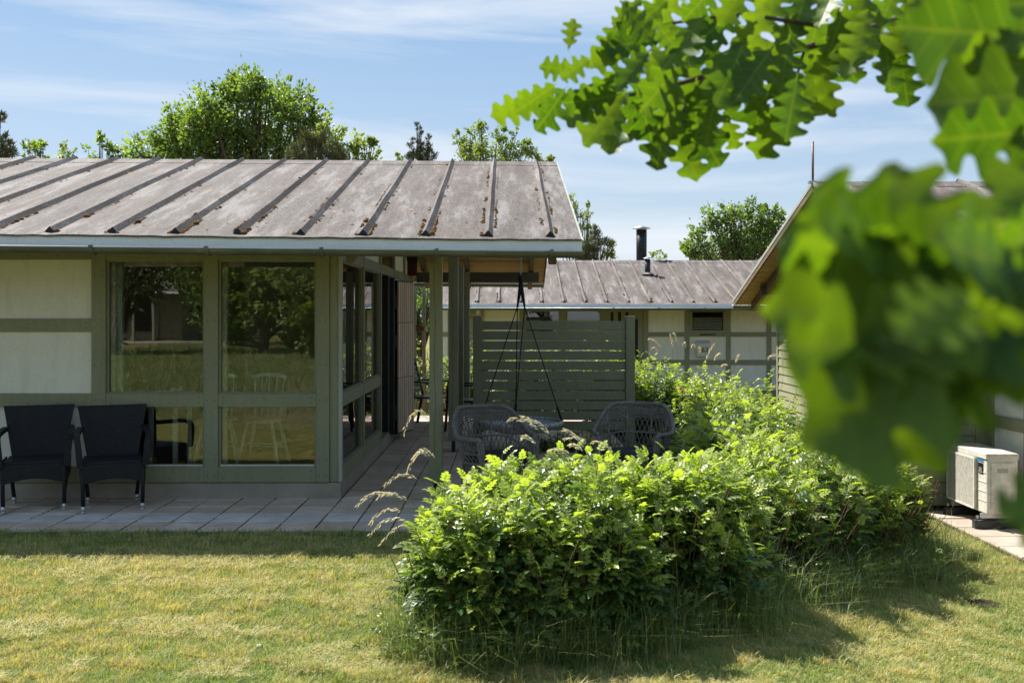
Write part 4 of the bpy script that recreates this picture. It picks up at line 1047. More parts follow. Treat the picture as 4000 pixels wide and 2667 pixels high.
# ------------------------------------------------------------------ leaf templates
def leaf_t(w=.5, droop=.15, fold=.12):
    v = np.array([(0, 0, 0), (-w/2, .45, fold*w), (w/2, .45, fold*w), (0, 1, -droop), (0, .45, 0)])
    return v, np.array([(0, 4, 1), (0, 2, 4), (1, 4, 3), (4, 2, 3)])
def quad_t(w=.6, droop=.1):
    return np.array([(0, 0, 0), (-w/2, .5, .06), (0, 1, -droop), (w/2, .5, .06)]), np.array([(0, 3, 2), (0, 2, 1)])
def compound(fine=True, n=3):
    lt, lf = leaf_t(.62, .12, .22)
    if fine:
        w = .50; lt = np.array([(0,0,0), (-w*.50,.28,.08), (0,.28,0), (w*.50,.28,.08), (-w*.52,.66,.05), (0,.66,-.03), (w*.52,.66,.05), (0,1,-.16)])
        lf = np.array([(0,2,1),(0,3,2),(1,2,5),(1,5,4),(2,3,6),(2,6,5),(4,5,7),(5,6,7)])
    Vs, Fs = [], []; nv = 0
    def arch(t): return np.array([0, t, .10 * math.sin(t * 2.2) - .30 * t * t])
    items = []
    for i in range(n):
        t = .28 + .55 * i / max(1, n - 1) * .9
        for s_ in (-1, 1): items.append((arch(t), np.array([s_ * .85, .5, -.08]), .44 - .02 * i))
    items.append((arch(.86), np.array([0, 1, -.35]), .52))
    for p, d, sc_ in items:
        V, F = stamp(lt, lf, p[None], d[None], np.array([[0, .15, 1.0]]), [sc_]); Vs.append(V); Fs.append(F + nv); nv += len(V)
    r = np.array([arch(0), arch(.5), arch(.9)]); w = .012
    V = np.concatenate([r + [w, 0, 0], r - [w, 0, 0]]); F = np.array([(0,1,4),(0,4,3),(1,2,5),(1,5,4)]); Vs.append(V); Fs.append(F + nv)
    return np.concatenate(Vs), np.concatenate(Fs)
def tubes(P, r, n=5):                      # P (k, m, 3) polylines, r (m,) radii -> quads
    k, m, _ = P.shape; d = norm(np.gradient(P, axis=1)); a = norm(np.cross(d, np.array([.31, .95, .05]))); c = np.cross(d, a)
    t = np.linspace(0, 2 * np.pi, n, endpoint=False)
    V = P[:, :, None] + (a[:, :, None] * np.cos(t)[None, None, :, None] + c[:, :, None] * np.sin(t)[None, None, :, None]) * np.broadcast_to(r, (k, m))[:, :, None, None]
    i, j = np.meshgrid(np.arange(m - 1), np.arange(n), indexing='ij'); q = np.stack([i*n + j, i*n + (j+1) % n, (i+1)*n + (j+1) % n, (i+1)*n + j], -1).reshape(-1, 4)
    F = (q[None] + (np.arange(k) * m * n)[:, None, None]).reshape(-1, 4)
    return V.reshape(-1, 3), F
def bez(a, b, c, n):
    t = np.linspace(0, 1, n)[None, :, None]; return a[:, None] * (1-t)**2 + 2*b[:, None]*t*(1-t) + c[:, None]*t*t

# ------------------------------------------------------------------ rose bushes
CF = compound(True, 3); CC = (lambda a: a)(compound(False, 2))
def rose_bush(label, blobs, nsh, fine=True, flowers=0, lsize=.10, nl=12, lowgap=.2, xc=None):
    w = np.array([b[2] * b[3] + .5 * (b[2] + b[3]) * b[4] for b in blobs]); w /= w.sum()
    B = np.array(blobs)[RNG.choice(len(blobs), nsh, p=w)]
    th = RNG.uniform(0, 2*np.pi, nsh); el = np.arcsin(RNG.uniform(lowgap, 1.0, nsh)); k = RNG.uniform(.74, 1.03, nsh); k = np.where(RNG.random(nsh) < .16, k + RNG.uniform(.04, .16, nsh), k); shade = RNG.normal(0, .16, nsh)
    ux, uy, uz = np.cos(el) * np.cos(th), np.cos(el) * np.sin(th), np.sin(el)
    e = .78
    tx = B[:, 0] + B[:, 2] * np.sign(ux) * np.abs(ux)**e * k; ty = B[:, 1] + B[:, 3] * np.sign(uy) * np.abs(uy)**e * k
    g = gzv(tx, ty); tz = g + B[:, 4] * uz ** .8 * k
    # drop shoots that would end deep inside a neighbouring blob
    keep = np.ones(nsh, bool)
    for b in blobs:
        q = ((tx - b[0]) / b[2])**2 + ((ty - b[1]) / b[3])**2 + ((tz - g) / b[4])**2
        keep &= ~((q < .55) & (RNG.random(nsh) < .8))
    tx, ty, tz, B, ux, uy, uz, g, shade = (a[keep] for a in (tx, ty, tz, B, ux, uy, uz, g, shade)); n = len(tx)
    tip = np.stack([tx, ty, tz], 1); bx = B[:, 0] + (tx - B[:, 0]) * .62 + RNG.normal(0, .05, n); by = B[:, 1] + (ty - B[:, 1]) * .62 + RNG.normal(0, .05, n)
    base = np.stack([bx, by, gzv(bx, by) - .02], 1)
    fd = norm(np.stack([ux * .75 + RNG.normal(0, .18, n), uy * .75 + RNG.normal(0, .18, n), .75 + uz * .8], 1))
    mid = tip - fd * (.42 * np.linalg.norm(tip - base, axis=1))[:, None]
    P = bez(base, mid, tip, 9)
    o = empty('rose_bush', (blobs[0][0], blobs[0][1], gz(blobs[0][0], blobs[0][1])), 0, label, 'bush')
    inv = -np.array(o.location)
    P0 = P
    if lsize < .12 and nsh > 450:
        q = 260; bl = np.array(blobs)[RNG.integers(0, len(blobs), q)]; a = RNG.uniform(0, 2*np.pi, q); kk = RNG.uniform(.3, .8, q)
        x0, y0 = bl[:, 0] + bl[:, 2] * kk * np.cos(a), bl[:, 1] + bl[:, 3] * kk * np.sin(a); e0 = np.stack([x0, y0, gzv(x0, y0) - .02], 1)
        e1 = e0 + np.stack([RNG.normal(0, .10, q) + .12 * np.cos(a), RNG.normal(0, .10, q) + .12 * np.sin(a), bl[:, 4] * RNG.uniform(.5, .8, q)], 1)
        P = np.concatenate([P, bez(e0, (e0 + e1) / 2 + RNG.normal(0, .04, (q, 3)), e1, 9)])
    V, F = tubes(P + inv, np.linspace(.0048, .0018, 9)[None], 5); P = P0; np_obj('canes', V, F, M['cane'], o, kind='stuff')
    L_ = np.linalg.norm(np.diff(P, axis=1), axis=2).sum(1)
    pos, ax, nr, sc_, ti = [], [], [], [], []
    for i in range(n):
        span = min(.85, max(.45, .42 / L_[i]) + .1)
        m = nl + RNG.integers(-2, 3); s = np.linspace(1 - span, .995, m) + RNG.normal(0, .012, m); s = np.clip(s, .02, .999)
        p = ((1-s)**2)[:, None] * base[i] + (2*s*(1-s))[:, None] * mid[i] + (s*s)[:, None] * tip[i]
        tg = norm(2*(1-s)[:, None] * (mid[i] - base[i]) + 2*s[:, None] * (tip[i] - mid[i]))
        a = np.cross(tg, [0.2, .1, 1.0]); a = norm(a); c = np.cross(tg, a); ph = np.arange(m) * 2.4 + RNG.uniform(0, 6.28)
        out = a * np.cos(ph)[:, None] + c * np.sin(ph)[:, None]; u = (s - s[0]) / (s[-1] - s[0] + 1e-6)
        y = np.clip((u - .6) / .4, 0, 1)
        pos.append(p); ax.append(norm(out + tg * (.35 + 1.25 * y**1.5)[:, None] + np.array([0, 0, .15]))); nr.append(norm(tg * .8 + np.array([0, 0, .8]) + RNG.normal(0, .28, (m, 3))))
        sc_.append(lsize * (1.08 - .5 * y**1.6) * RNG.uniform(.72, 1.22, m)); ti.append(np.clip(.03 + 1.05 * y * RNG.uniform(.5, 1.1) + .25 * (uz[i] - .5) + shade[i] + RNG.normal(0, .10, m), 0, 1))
    pos = np.concatenate(pos) + inv; ax = np.concatenate(ax); nr = np.concatenate(nr); sc_ = np.concatenate(sc_); ti = np.concatenate(ti)
    T_, F_ = CF if fine else CC
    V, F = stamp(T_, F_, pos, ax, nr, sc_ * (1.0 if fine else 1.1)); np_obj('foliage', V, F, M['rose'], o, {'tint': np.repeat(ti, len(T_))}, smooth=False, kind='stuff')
    for k in range(flowers):
        j = RNG.integers(0, n)
        while uz[j] < .45 or (uy[j] > .3): j = RNG.integers(0, n)
        c = Vector(tip[j] + inv); b = MB()
        for q in range(6):
            a = 2*math.pi*q/6 + .2*k; d = Vector((math.cos(a), math.sin(a)*.6 - .25, .5 + .3*math.sin(a))).normalized(); sd_ = d.cross(Vector((0, -.6, .8))).normalized()
            b.add([c, c + d*.022 + sd_*.02 , c + d*.04, c + d*.022 - sd_*.02], [(0, 1, 2, 3)])
        ob = b.build('flower', M['petal'], o)
    return o
rose_bush('leafy green rose bush filling the bottom centre, nearest of the rose bushes',
          [(-.08, 5.08, .42, .42, .80), (.32, 5.18, .50, .44, .84), (.85, 5.55, .52, .46, .86), (.2, 5.7, .6, .4, .84), (-.28, 5.40, .24, .28, .66), (1.2, 5.95, .36, .42, .84)], 1300, True, 0, .118, 11, .28)
rose_bush('broad green rose bush right of the nearest bush, in front of the right wicker chair',
          [(1.72, 6.75, .48, .55, .80), (2.10, 7.35, .58, .66, .92), (1.9, 8.3, .5, .6, .93)], 760, True, 0, .105, 10, .36)
rose_bush('green rose bush at the right end of the hedge, reaching towards the heat pump',
          [(2.62, 7.80, .46, .52, .93), (3.02, 8.35, .42, .48, .90), (3.42, 8.95, .36, .42, .82)], 500, True, 0, .10, 10, .36)
rose_bush('sunny rose bush in the middle distance in front of the olive clapboard wall',
          [(2.25, 9.4, .62, .8, 1.16), (2.55, 10.5, .7, .8, 1.22), (3.1, 9.9, .5, .6, 1.05), (2.85, 11.6, .6, .7, 1.22)], 560, False, 0, .125, 10, .2)
rose_bush('rose bush with a few pink flowers right behind the right post of the screen',
          [(2.15, 13.9, .62, .6, 1.22), (2.75, 13.2, .6, .8, 1.16), (1.6, 14.4, .5, .5, 1.12)], 520, False, 5, .125, 10, .15)
rose_bush('low hedge of sunny rose leaves glimpsed through the slats of the screen',
          [(-.2, 17.2, .9, .5, 1.22), (.9, 17.4, .9, .5, 1.25), (-1.5, 17.9, .8, .5, 1.25), (2.0, 17.6, .8, .5, 1.2)], 520, False, 2, .11, 10, .1)
rose_bush('low dark green ground cover plants at the foot of the screen', [(.55, 12.1, .30, .22, .22), (.95, 12.2, .35, .22, .26), (1.3, 12.0, .22, .2, .16)], 120, False, 0, .06, 7, .1)
pl = rose_bush('small leafy plant growing in the dark pot by the right wicker chair', [(.86, 10.6, .12, .12, .42)], 24, False, 0, .06, 7, .4)

# ------------------------------------------------------------------ grass
def vnoise(x, y, s, seed):
    r = np.random.default_rng(seed); G = r.random((64, 64)); X, Y = x * s, y * s; i, j = np.floor(X).astype(int), np.floor(Y).astype(int); fx_, fy_ = X - i, Y - j
    fx_, fy_ = fx_*fx_*(3-2*fx_), fy_*fy_*(3-2*fy_); g = lambda a, b: G[a % 64, b % 64]
    return (g(i, j)*(1-fx_) + g(i+1, j)*fx_)*(1-fy_) + (g(i, j+1)*(1-fx_) + g(i+1, j+1)*fx_)*fy_
def blades(name, x, y, h, w, lean, tint, mat, parent=None, kind='stuff', zoff=0, bend=1.0):
    n = len(x); z = gzv(x, y) - .012 + zoff; p = np.stack([x, y, z], 1); a = RNG.uniform(0, 2*np.pi, n); d = np.stack([np.cos(a), np.sin(a), np.zeros(n)], 1)
    s_ = np.stack([-np.sin(a + RNG.normal(0, .5, n)), np.cos(a), np.zeros(n)], 1); up = np.array([0, 0, 1.0])
    l1 = lean[:, None]; m1 = p + (d * l1 * .35 + up * np.sqrt(np.maximum(1 - l1**2, .02)) * .60) * h[:, None]; t = m1 + (d * (l1 * 1.0 * bend + .10) + up * (.42 - l1 * .38 * bend)) * h[:, None]
    W = s_ * w[:, None] * .5
    V = np.stack([p - W, p + W, m1 + W * .8, m1 - W * .8, t], 1).reshape(-1, 3); b = (np.arange(n) * 5)[:, None, None]
    F = (np.array([[0, 1, 2], [0, 2, 3], [3, 2, 4]])[None] + b).reshape(-1, 3)
    return np_obj(name, V, F, mat, parent, {'tint': np.repeat(tint, 5)}, smooth=True, kind=kind)
def lawn():
    n = 780000; q = RNG.random(n) < .74
    y = np.where(q, 4.25 + (12.5 - 4.25) * RNG.random(n) ** 1.9, RNG.uniform(3.0, 8.5, n)); x = np.where(q, RNG.uniform(-.535, .545, n) * (y + .3), RNG.uniform(-6.5, 4.6, n))
    ok = ~((y > 7.60 + .02 * np.sin(x * 9)) & (x < 1.78)) & ~((x > 4.28 + .03 * np.sin(y * 5)) & (y > 6.3))
    ok &= ~((y > 9.0) & (RNG.random(n) < .35)) & (x < 4.6)
    x, y = x[ok], y[ok]; n = len(x)
    p1 = vnoise(x + 30, y + 30, .9, 1) * .6 + vnoise(x + 30, y + 30, 2.7, 2) * .4; p2 = vnoise(x + 30, y * 2.2 + 30, 7, 3); p3 = vnoise(x + 30, y + 30, 22, 5)
    tint = np.clip((p1 - .5) * 1.25 + (p2 - .5) * 1.1 + (p3 - .5) * 1.2 + .50 + RNG.normal(0, .32, n) - np.clip((y - 6.2) * .08, 0, .2) - np.clip(x - .8, 0, 1.6) * .12, 0, 1)
    h = (.012 + .019 * RNG.random(n)) * (1 + .9 * (p2 > .64)) * (.75 + .8 * p3) * (1.15 - .35 * tint); lean = RNG.beta(1.6, 1.6, n) * .95
    h = np.where(RNG.random(n) < .06, h * 1.7, h)
    blades('lawn_grass', x, y, h, RNG.uniform(.0022, .0045, n), lean, tint, M['grass'])
    # cut straw lying on the turf
    m = 42000; k = RNG.integers(0, n, m * 3); s_ = vnoise(x[k] + 9, y[k] * 3 + 9, 2.2, 8) * .65 + vnoise(x[k] + 9, y[k] + 9, 6, 9) * .35; k = k[s_ > .56][:m]; m = len(k)
    blades('grass_clippings', x[k], y[k], RNG.uniform(.03, .07, m), RNG.uniform(.0018, .003, m), np.full(m, .97), np.clip(RNG.normal(.95, .12, m), 0, 1), M['grass'], zoff=.022)
lawn()
def ring_pts(n, cx, cy, rx, ry, a0=0, a1=2*math.pi, wid=.2):
    a = RNG.uniform(a0, a1, n); k = 1 + RNG.normal(0, wid, n); return cx + rx * np.cos(a) * k, cy + ry * np.sin(a) * k
def longgrass(label, parts, hmin, hmax, dry=.3, wk=1.0):
    xs, ys = zip(*parts); x, y = np.concatenate(xs), np.concatenate(ys); n = len(x)
    o = blades('long_grass', x, y, RNG.uniform(hmin, hmax, n), RNG.uniform(.0014, .0034, n) * wk, RNG.beta(2, 1.6, n) * .92, np.clip(RNG.normal(dry, .3, n), 0, 1), M['wild'], bend=1.0)
    return tag(o, label, 'grass', kind='stuff')
pi = math.pi
longgrass('long uncut grass at the foot of the rose hedge', [ring_pts(2300, -.08, 5.08, .42, .40, pi * .9, pi * 2.0, .2), ring_pts(2300, .4, 5.2, .46, .42, pi * 1.1, 2*pi, .2), ring_pts(1600, .95, 5.6, .48, .45, pi * 1.1, 2*pi, .2),
    ring_pts(1600, 1.62, 6.6, .5, .6, pi * 1.1, 2*pi, .2), ring_pts(1500, 2.1, 7.3, .55, .6, pi * 1.1, 2.1*pi, .2), ring_pts(1500, 2.7, 7.8, .5, .5, pi, 2*pi, .25), ring_pts(1300, 3.2, 8.5, .5, .5, pi*1.1, 2.2*pi, .25)], .10, .46, .25)
longgrass('tall grass growing in the sunny gap between the wicker chair and the rose bushes', [(RNG.uniform(1.75, 2.35, 1500), RNG.uniform(8.9, 12.8, 1500))], .12, .45, .2)
longgrass('uneven grass edge along the paving', [(RNG.uniform(-4.6, -.2, 1500), 7.60 + RNG.normal(0, .018, 1500)), (4.29 + RNG.normal(0, .03, 900), RNG.uniform(6.8, 10.3, 900)), (RNG.uniform(4.3, 5.0, 60), RNG.uniform(9.2, 10.3, 60))], .03, .08, .4)
longgrass('sunlit grass strip behind the terrace', [(RNG.uniform(-3, 4, 9000), RNG.uniform(16.5, 19, 9000))], .04, .14, .3)
longgrass('wild meadow behind the photographer seen in the window reflections', [(RNG.uniform(-14, 2, 42000), -26 + 27.5 * RNG.random(42000) ** .75)], .06, .34, .05, 4.0)

def weeds():
    cx = [(-.08, 5.08, .55), (.4, 5.2, .55), (.95, 5.6, .55), (1.65, 6.6, .6), (2.1, 7.2, .6), (2.7, 7.75, .6), (3.2, 8.4, .5)]; P = []
    for (x, y, rr) in cx: a = RNG.uniform(pi, 2.05 * pi, 260); k = RNG.uniform(.6, 1.12, 260); P.append(np.stack([x + rr * np.cos(a) * k, y + rr * .85 * np.sin(a) * k], 1))
    P = np.concatenate(P); n = len(P); z = gzv(P[:, 0], P[:, 1]) + RNG.beta(1.3, 3, n) * .34; a = RNG.uniform(0, 2*pi, n)
    V, F = stamp(CC[0], CC[1], np.column_stack([P, z]), np.column_stack([np.cos(a), np.sin(a) - .3, RNG.uniform(-.1, .8, n)]), RNG.normal(0, .4, (n, 3)) + np.array([0, 0, 1]), RNG.uniform(.035, .085, n))
    tag(np_obj('weeds', V, F, M['rose'], None, {'tint': np.repeat(RNG.uniform(0, .6, n), len(CC[0]))}, smooth=False, kind='stuff'), 'small leafy weeds among the grass at the foot of the rose hedge', 'weeds')
weeds()
def stalks(label, specs, Y, hs=1.0, seeds=34):
    # specs: root, apex, tip in photograph pixels of a 2352 wide copy
    k = 4000 / 2352; r0 = at(specs[0][0] * k, specs[0][1] * k, Y); base = Vector((r0.x, Y, gz(r0.x, Y)))
    o = empty('seeding_grass', tuple(base), 0, label, 'grass')
    for s in specs:
        Yi = Y + random.uniform(-.25, .25); P = [at(s[i] * k, s[i+1] * k, Yi + (i - 2) * .02) - base for i in (0, 2, 4)]
        P[0].z = min(P[0].z, P[1].z - .15)
        A = np.array([P[0]]); C = np.array([P[2]]); Mid = np.array([2 * P[1] - (P[0] + P[2]) / 2]); pts = bez(A, Mid, C, 22)[0]
        st = MB().tube([Vector(p) for p in pts], list(np.linspace(.0017, .0005, 22)), 5).build('stalk', M['wild'], o, True)
        cum = np.linspace(.52, 1, seeds); t = cum[:, None]; q = A * (1-t)**2 + 2*Mid*t*(1-t) + C*t*t; d = norm(2*(1-t)*(Mid - A) + 2*t*(C - Mid))
        jit = RNG.normal(0, 1, (seeds, 3)); out = norm(np.cross(d, jit)); ax = norm(d * 1.0 + out * .38 + np.array([0, 0, -.28])); T_, F_ = leaf_t(.24, .05, .3)
        V, F = stamp(T_, F_, q + out * .003, ax, jit, RNG.uniform(.019, .031, seeds) * hs); np_obj('seed_head', V, F, M['seed'], st, {'tint': np.clip(RNG.normal(.8, .2, len(V)), 0, 1)})
    return o
stalks('arching pale grass seed heads leaning left over the paving from the near rose bush',
       [(1040, 1240, 985, 968, 927, 992), (1050, 1250, 988, 1052, 937, 1084), (1040, 1250, 962, 1104, 886, 1113), (1030, 1260, 908, 1140, 824, 1158), (1040, 1280, 925, 1174, 852, 1200), (1040, 1290, 935, 1192, 850, 1226),
        (1050, 1300, 955, 1206, 877, 1247), (1060, 1230, 1000, 1056, 951, 1050), (1050, 1270, 940, 1150, 870, 1140)], 5.25)
stalks('thin grass seed heads rising above the near rose bush in front of the wicker chairs',
       [(1290, 1100, 1240, 990, 1170, 962), (1310, 1110, 1265, 1000, 1200, 957), (1370, 1120, 1345, 1030, 1296, 986), (1350, 1110, 1310, 1045, 1262, 1035), (1400, 1110, 1350, 1020, 1298, 1008), (1430, 1120, 1410, 1040, 1362, 1014), (1380, 1120, 1340, 1040, 1310, 1022), (1290, 1120, 1232, 1022, 1200, 1005)], 5.45)
stalks('single bent grass seed head hanging in front of the dark lower leaves of the near bush', [(1190, 1480, 1275, 1325, 1305, 1322), (1210, 1500, 1250, 1400, 1262, 1345)], 4.9)
stalks('airy pale grass stalks standing against the white wall beside mailbox 163',
       [(1540, 860, 1520, 800, 1492, 778), (1545, 860, 1545, 800, 1540, 768), (1560, 860, 1555, 790, 1548, 766), (1570, 860, 1575, 800, 1571, 790), (1600, 870, 1598, 805, 1590, 795), (1625, 880, 1640, 830, 1652, 812), (1610, 880, 1610, 815, 1606, 800), (1620, 880, 1622, 830, 1640, 790), (1680, 880, 1690, 835, 1697, 815), (1530, 860, 1512, 810, 1500, 800), (1640, 880, 1655, 845, 1668, 838)], 13.4, 1.25, 60)
stalks('thin grass stalks standing against the sunny olive clapboards',
       [(1795, 900, 1800, 850, 1797, 812), (1830, 910, 1828, 860, 1822, 838), (1858, 920, 1866, 870, 1862, 842), (1785, 880, 1765, 830, 1782, 815)], 9.6, 1.1, 24)

# ------------------------------------------------------------------ trees
def tree(name, label, Y, lobes, base_px, mat, leaf=.11, dens=1.0, per=44, shape='leaf', depth=1.0, group=None, trunk=.14, tintb=.5, mirror=False, gap=.0, spread=.42):
    bx = (base_px - VX) / FP * Y if not mirror else base_px; g = gz(bx, Y) if Y > -60 else .45
    o = empty(name, (bx, Y, g), 0, label, 'tree', group); inv = -np.array(o.location)
    pos, ax, sc_, ti, cl = [], [], [], [], []
    for (px, py, r) in lobes:
        if mirror: c = Vector((px, Y, py)); rm = r
        else: c = at(px, py, Y); rm = r / FP * Y
        c.y += random.uniform(-.5, .5) * rm * depth
        nc = max(3, int(dens * 10.5 * (rm / .55) ** 1.7))
        d = norm(RNG.normal(0, 1, (nc, 3))); rr = RNG.uniform(.45, 1.0, nc)
        cc = np.array(c) + d * (rr * rm)[:, None] * np.array([1, depth, .95]); cl.append(cc)
        for q in range(nc):
            m = int(per * RNG.uniform(.5, 1.3)); cs = rm * spread * RNG.uniform(.5, 1.1) if rm < 1.2 else .5 * RNG.uniform(.5, 1.15)
            sp = d[q] + np.array([0, 0, .7]); sp = sp / np.linalg.norm(sp); off = RNG.normal(0, 1, (m, 3)) * cs * .30 + sp * RNG.normal(0, 1, (m, 1)) * cs * .62; p = cc[q] + off; pos.append(p)
            a = norm(off + d[q] * .3 * cs + RNG.normal(0, .25 * cs, (m, 3)) + (np.array([0, 0, .5 * cs]) if shape == 'pine' else 0)); ax.append(a)
            sc_.append(leaf * RNG.uniform(.6, 1.3, m)); ti.append(np.clip(tintb + RNG.normal(0, .22) + RNG.normal(0, .15, m), 0, 1))
    pos = np.concatenate(pos) + inv; ax = np.concatenate(ax); sc_ = np.concatenate(sc_); ti = np.concatenate(ti)
    T_, F_ = quad_t(.62 if shape == 'leaf' else .16, .12 if shape == 'leaf' else .0)
    V, F = stamp(T_, F_, pos, ax, RNG.normal(0, 1, (len(pos), 3)) + np.array([0, 0, .7]), sc_ * (1.0 if shape == 'leaf' else 1.7))
    np_obj('crown', V, F, mat, o, {'tint': np.repeat(ti, len(T_))}, smooth=False, kind='stuff')
    C = np.concatenate(cl) + inv; C = C[RNG.permutation(len(C))[:min(len(C), 70)]]; n = len(C)
    top = C[:, 2].max(); A = np.stack([RNG.normal(0, .05, n), RNG.normal(0, .05, n), np.clip(C[:, 2] * RNG.uniform(.25, .6, n), .2, None)], 1); Mi = A * .45 + C * .55 + np.array([0, 0, .12 * top]) * RNG.uniform(-.6, .6, (n, 1))
    V, F = tubes(bez(A, Mi, C, 7), np.linspace(.35, .07, 7)[None] * trunk, 5); np_obj('limbs', V, F, M['bark'], o, kind='stuff')
    MB().tube([(0, 0, -.2), (.03 * top, 0, top * .3), (-.02 * top, .0, top * .6), (.0, 0, top * .85)], [trunk, trunk * .75, trunk * .45, trunk * .12], 10).build('trunk', M['bark'], o, True)
    return o
tree('deciduous_tree', 'large round green tree rising above the ridge of the left house', 34, [(560, 590, 75), (640, 545, 90), (700, 495, 90), (780, 460, 95), (850, 400, 85), (905, 355, 65), (960, 360, 90), (1020, 345, 60), (1080, 395, 85), (1150, 400, 70), (1165, 470, 95),
     (1000, 480, 150), (880, 520, 130), (760, 570, 110), (1240, 530, 75), (1100, 590, 130), (950, 620, 130), (800, 640, 120), (1210, 450, 45)], 1000, M['tree'], .15, 1.25, 46, tintb=.5, trunk=.3)
tree('deciduous_tree', 'lower bright green tree at the right side of the large round tree', 31, [(1290, 540, 60), (1350, 560, 60), (1400, 585, 50), (1445, 600, 42), (1330, 620, 70), (1420, 640, 60), (1280, 485, 30), (1455, 560, 14)], 1380, M['tree2'], .13, 1.0, 40, trunk=.14)
tree('pine_tree', 'dark brownish pine crown in front of the large round tree', 28, [(1225, 560, 42), (1250, 540, 30), (1180, 600, 45), (1280, 600, 55), (1340, 610, 35), (1130, 620, 40), (1235, 640, 80)], 1240, M['pine_leaf'], .10, 2.2, 60, 'pine', trunk=.16, tintb=.5)
tree('deciduous_tree', 'thin bright shoots of a young tree over the ridge, left of the large tree', 30, [(392, 572, 34), (372, 600, 40), (430, 602, 34), (470, 600, 30), (386, 540, 20), (420, 585, 26), (350, 612, 36), (455, 578, 16)], 400, M['tree'], .12, .75, 26, trunk=.08, tintb=.6)
tree('deciduous_tree', 'wispy pale tree top over the ridge between two bushier ones', 30, [(245, 600, 22), (275, 590, 20), (260, 570, 12), (285, 620, 25), (235, 625, 25)], 262, M['tree2'], .09, .7, 20, trunk=.06)
tree('deciduous_tree', 'small green tree top over the ridge beside the dark pine at the left edge', 29, [(125, 585, 28), (155, 590, 30), (110, 610, 30), (185, 610, 20), (140, 560, 14), (172, 560, 9)], 140, M['tree'], .11, .9, 28, trunk=.08, tintb=.7)
tree('pine_tree', 'dark pine at the left edge of the sky above the roof', 30, [(15, 560, 28), (55, 590, 26), (20, 600, 40), (-20, 570, 50), (0, 450, 11), (-20, 480, 30)], -20, M['pine_leaf'], .10, 2.0, 56, 'pine', trunk=.14, tintb=.3)
lob = [(1640, 505, 7), (1641, 525, 9), (1640, 550, 12), (1642, 575, 17), (1640, 605, 28), (1608, 545, 8), (1604, 570, 12), (1610, 600, 17), (1674, 540, 8), (1680, 565, 12), (1676, 595, 17), (1598, 625, 20), (1695, 612, 15), (1660, 635, 30), (1630, 488, 4)]
tree('spruce_tree', 'dark green conifer with pointed upright leaders above the ridge', 40, lob, 1642, M['pine_leaf'], .075, 5.5, 46, 'pine', trunk=.10, tintb=.35, depth=1)
tree('deciduous_tree', 'small yellow green twig at the left foot of the conifer', 40, [(1560, 615, 16), (1548, 630, 16), (1580, 630, 16), (1556, 598, 7)], 1560, M['tree2'], .09, .9, 20, trunk=.05)
tree('oak_tree', 'open crowned young oak with sky showing through, above the right end of the ridge', 40, [(1800, 545, 28), (1815, 590, 42), (1860, 510, 30), (1870, 560, 36), (1915, 600, 45), (1945, 535, 26), (1985, 560, 30), (2010, 520, 18), (2030, 585, 36), (2075, 600, 28), (2095, 610, 22), (2130, 630, 28), (1880, 485, 14), (2060, 555, 14), (1965, 500, 13), (1850, 640, 60), (1990, 640, 60), (1790, 520, 10), (2150, 622, 10)], 1920, M['tree2'], .11, 2.4, 34, trunk=.13, tintb=.35)
tree('deciduous_tree', 'light green tree behind the right verge of the left house roof', 38, [(2255, 830, 32), (2270, 870, 42), (2240, 790, 26), (2290, 840, 22), (2230, 930, 55), (2285, 920, 40), (2300, 800, 8), (2385, 985, 26), (2400, 960, 14), (2410, 1000, 22), (2350, 1005, 30)], 2280, M['tree2'], .10, 1.0, 34, trunk=.12, tintb=.35)
tree('pine_tree', 'dark pine right of the roof verge, above the far roof', 37, [(2310, 950, 34), (2345, 935, 30), (2365, 965, 30), (2300, 990, 36), (2330, 905, 16), (2285, 1000, 40)], 2320, M['pine_leaf'], .09, 2.6, 60, 'pine', trunk=.10, tintb=.6)
tree('deciduous_tree', 'full green tree behind the far roof, left of the right-hand gable', 42, [(2740, 935, 55), (2700, 985, 45), (2790, 870, 55), (2850, 830, 50), (2905, 820, 45), (2860, 910, 95), (2960, 860, 65), (3020, 880, 60), (3010, 830, 30), (3060, 850, 25), (2950, 950, 90), (2780, 980, 80), (3040, 940, 80), (2680, 970, 15), (2880, 990, 90), (2985, 805, 14)], 2880, M['tree'], .15, 1.15, 44, trunk=.22, tintb=.35)
tree('deciduous_tree', 'tiny twig tips peeking over the far ridge right of the chimney', 38, [(2560, 1000, 14), (2578, 985, 8), (2600, 1000, 8), (2548, 990, 7), (2570, 1020, 20)], 2570, M['tree2'], .09, .8, 16, trunk=.04)
tree('deciduous_tree', 'dark leafy tree seen between the posts behind the terrace', 33, [(1640, 1180, 70), (1600, 1240, 70), (1660, 1270, 60), (1620, 1120, 50), (1690, 1230, 40), (1570, 1170, 60)], 1640, M['tree'], .10, 1.6, 44, trunk=.1, tintb=.2)
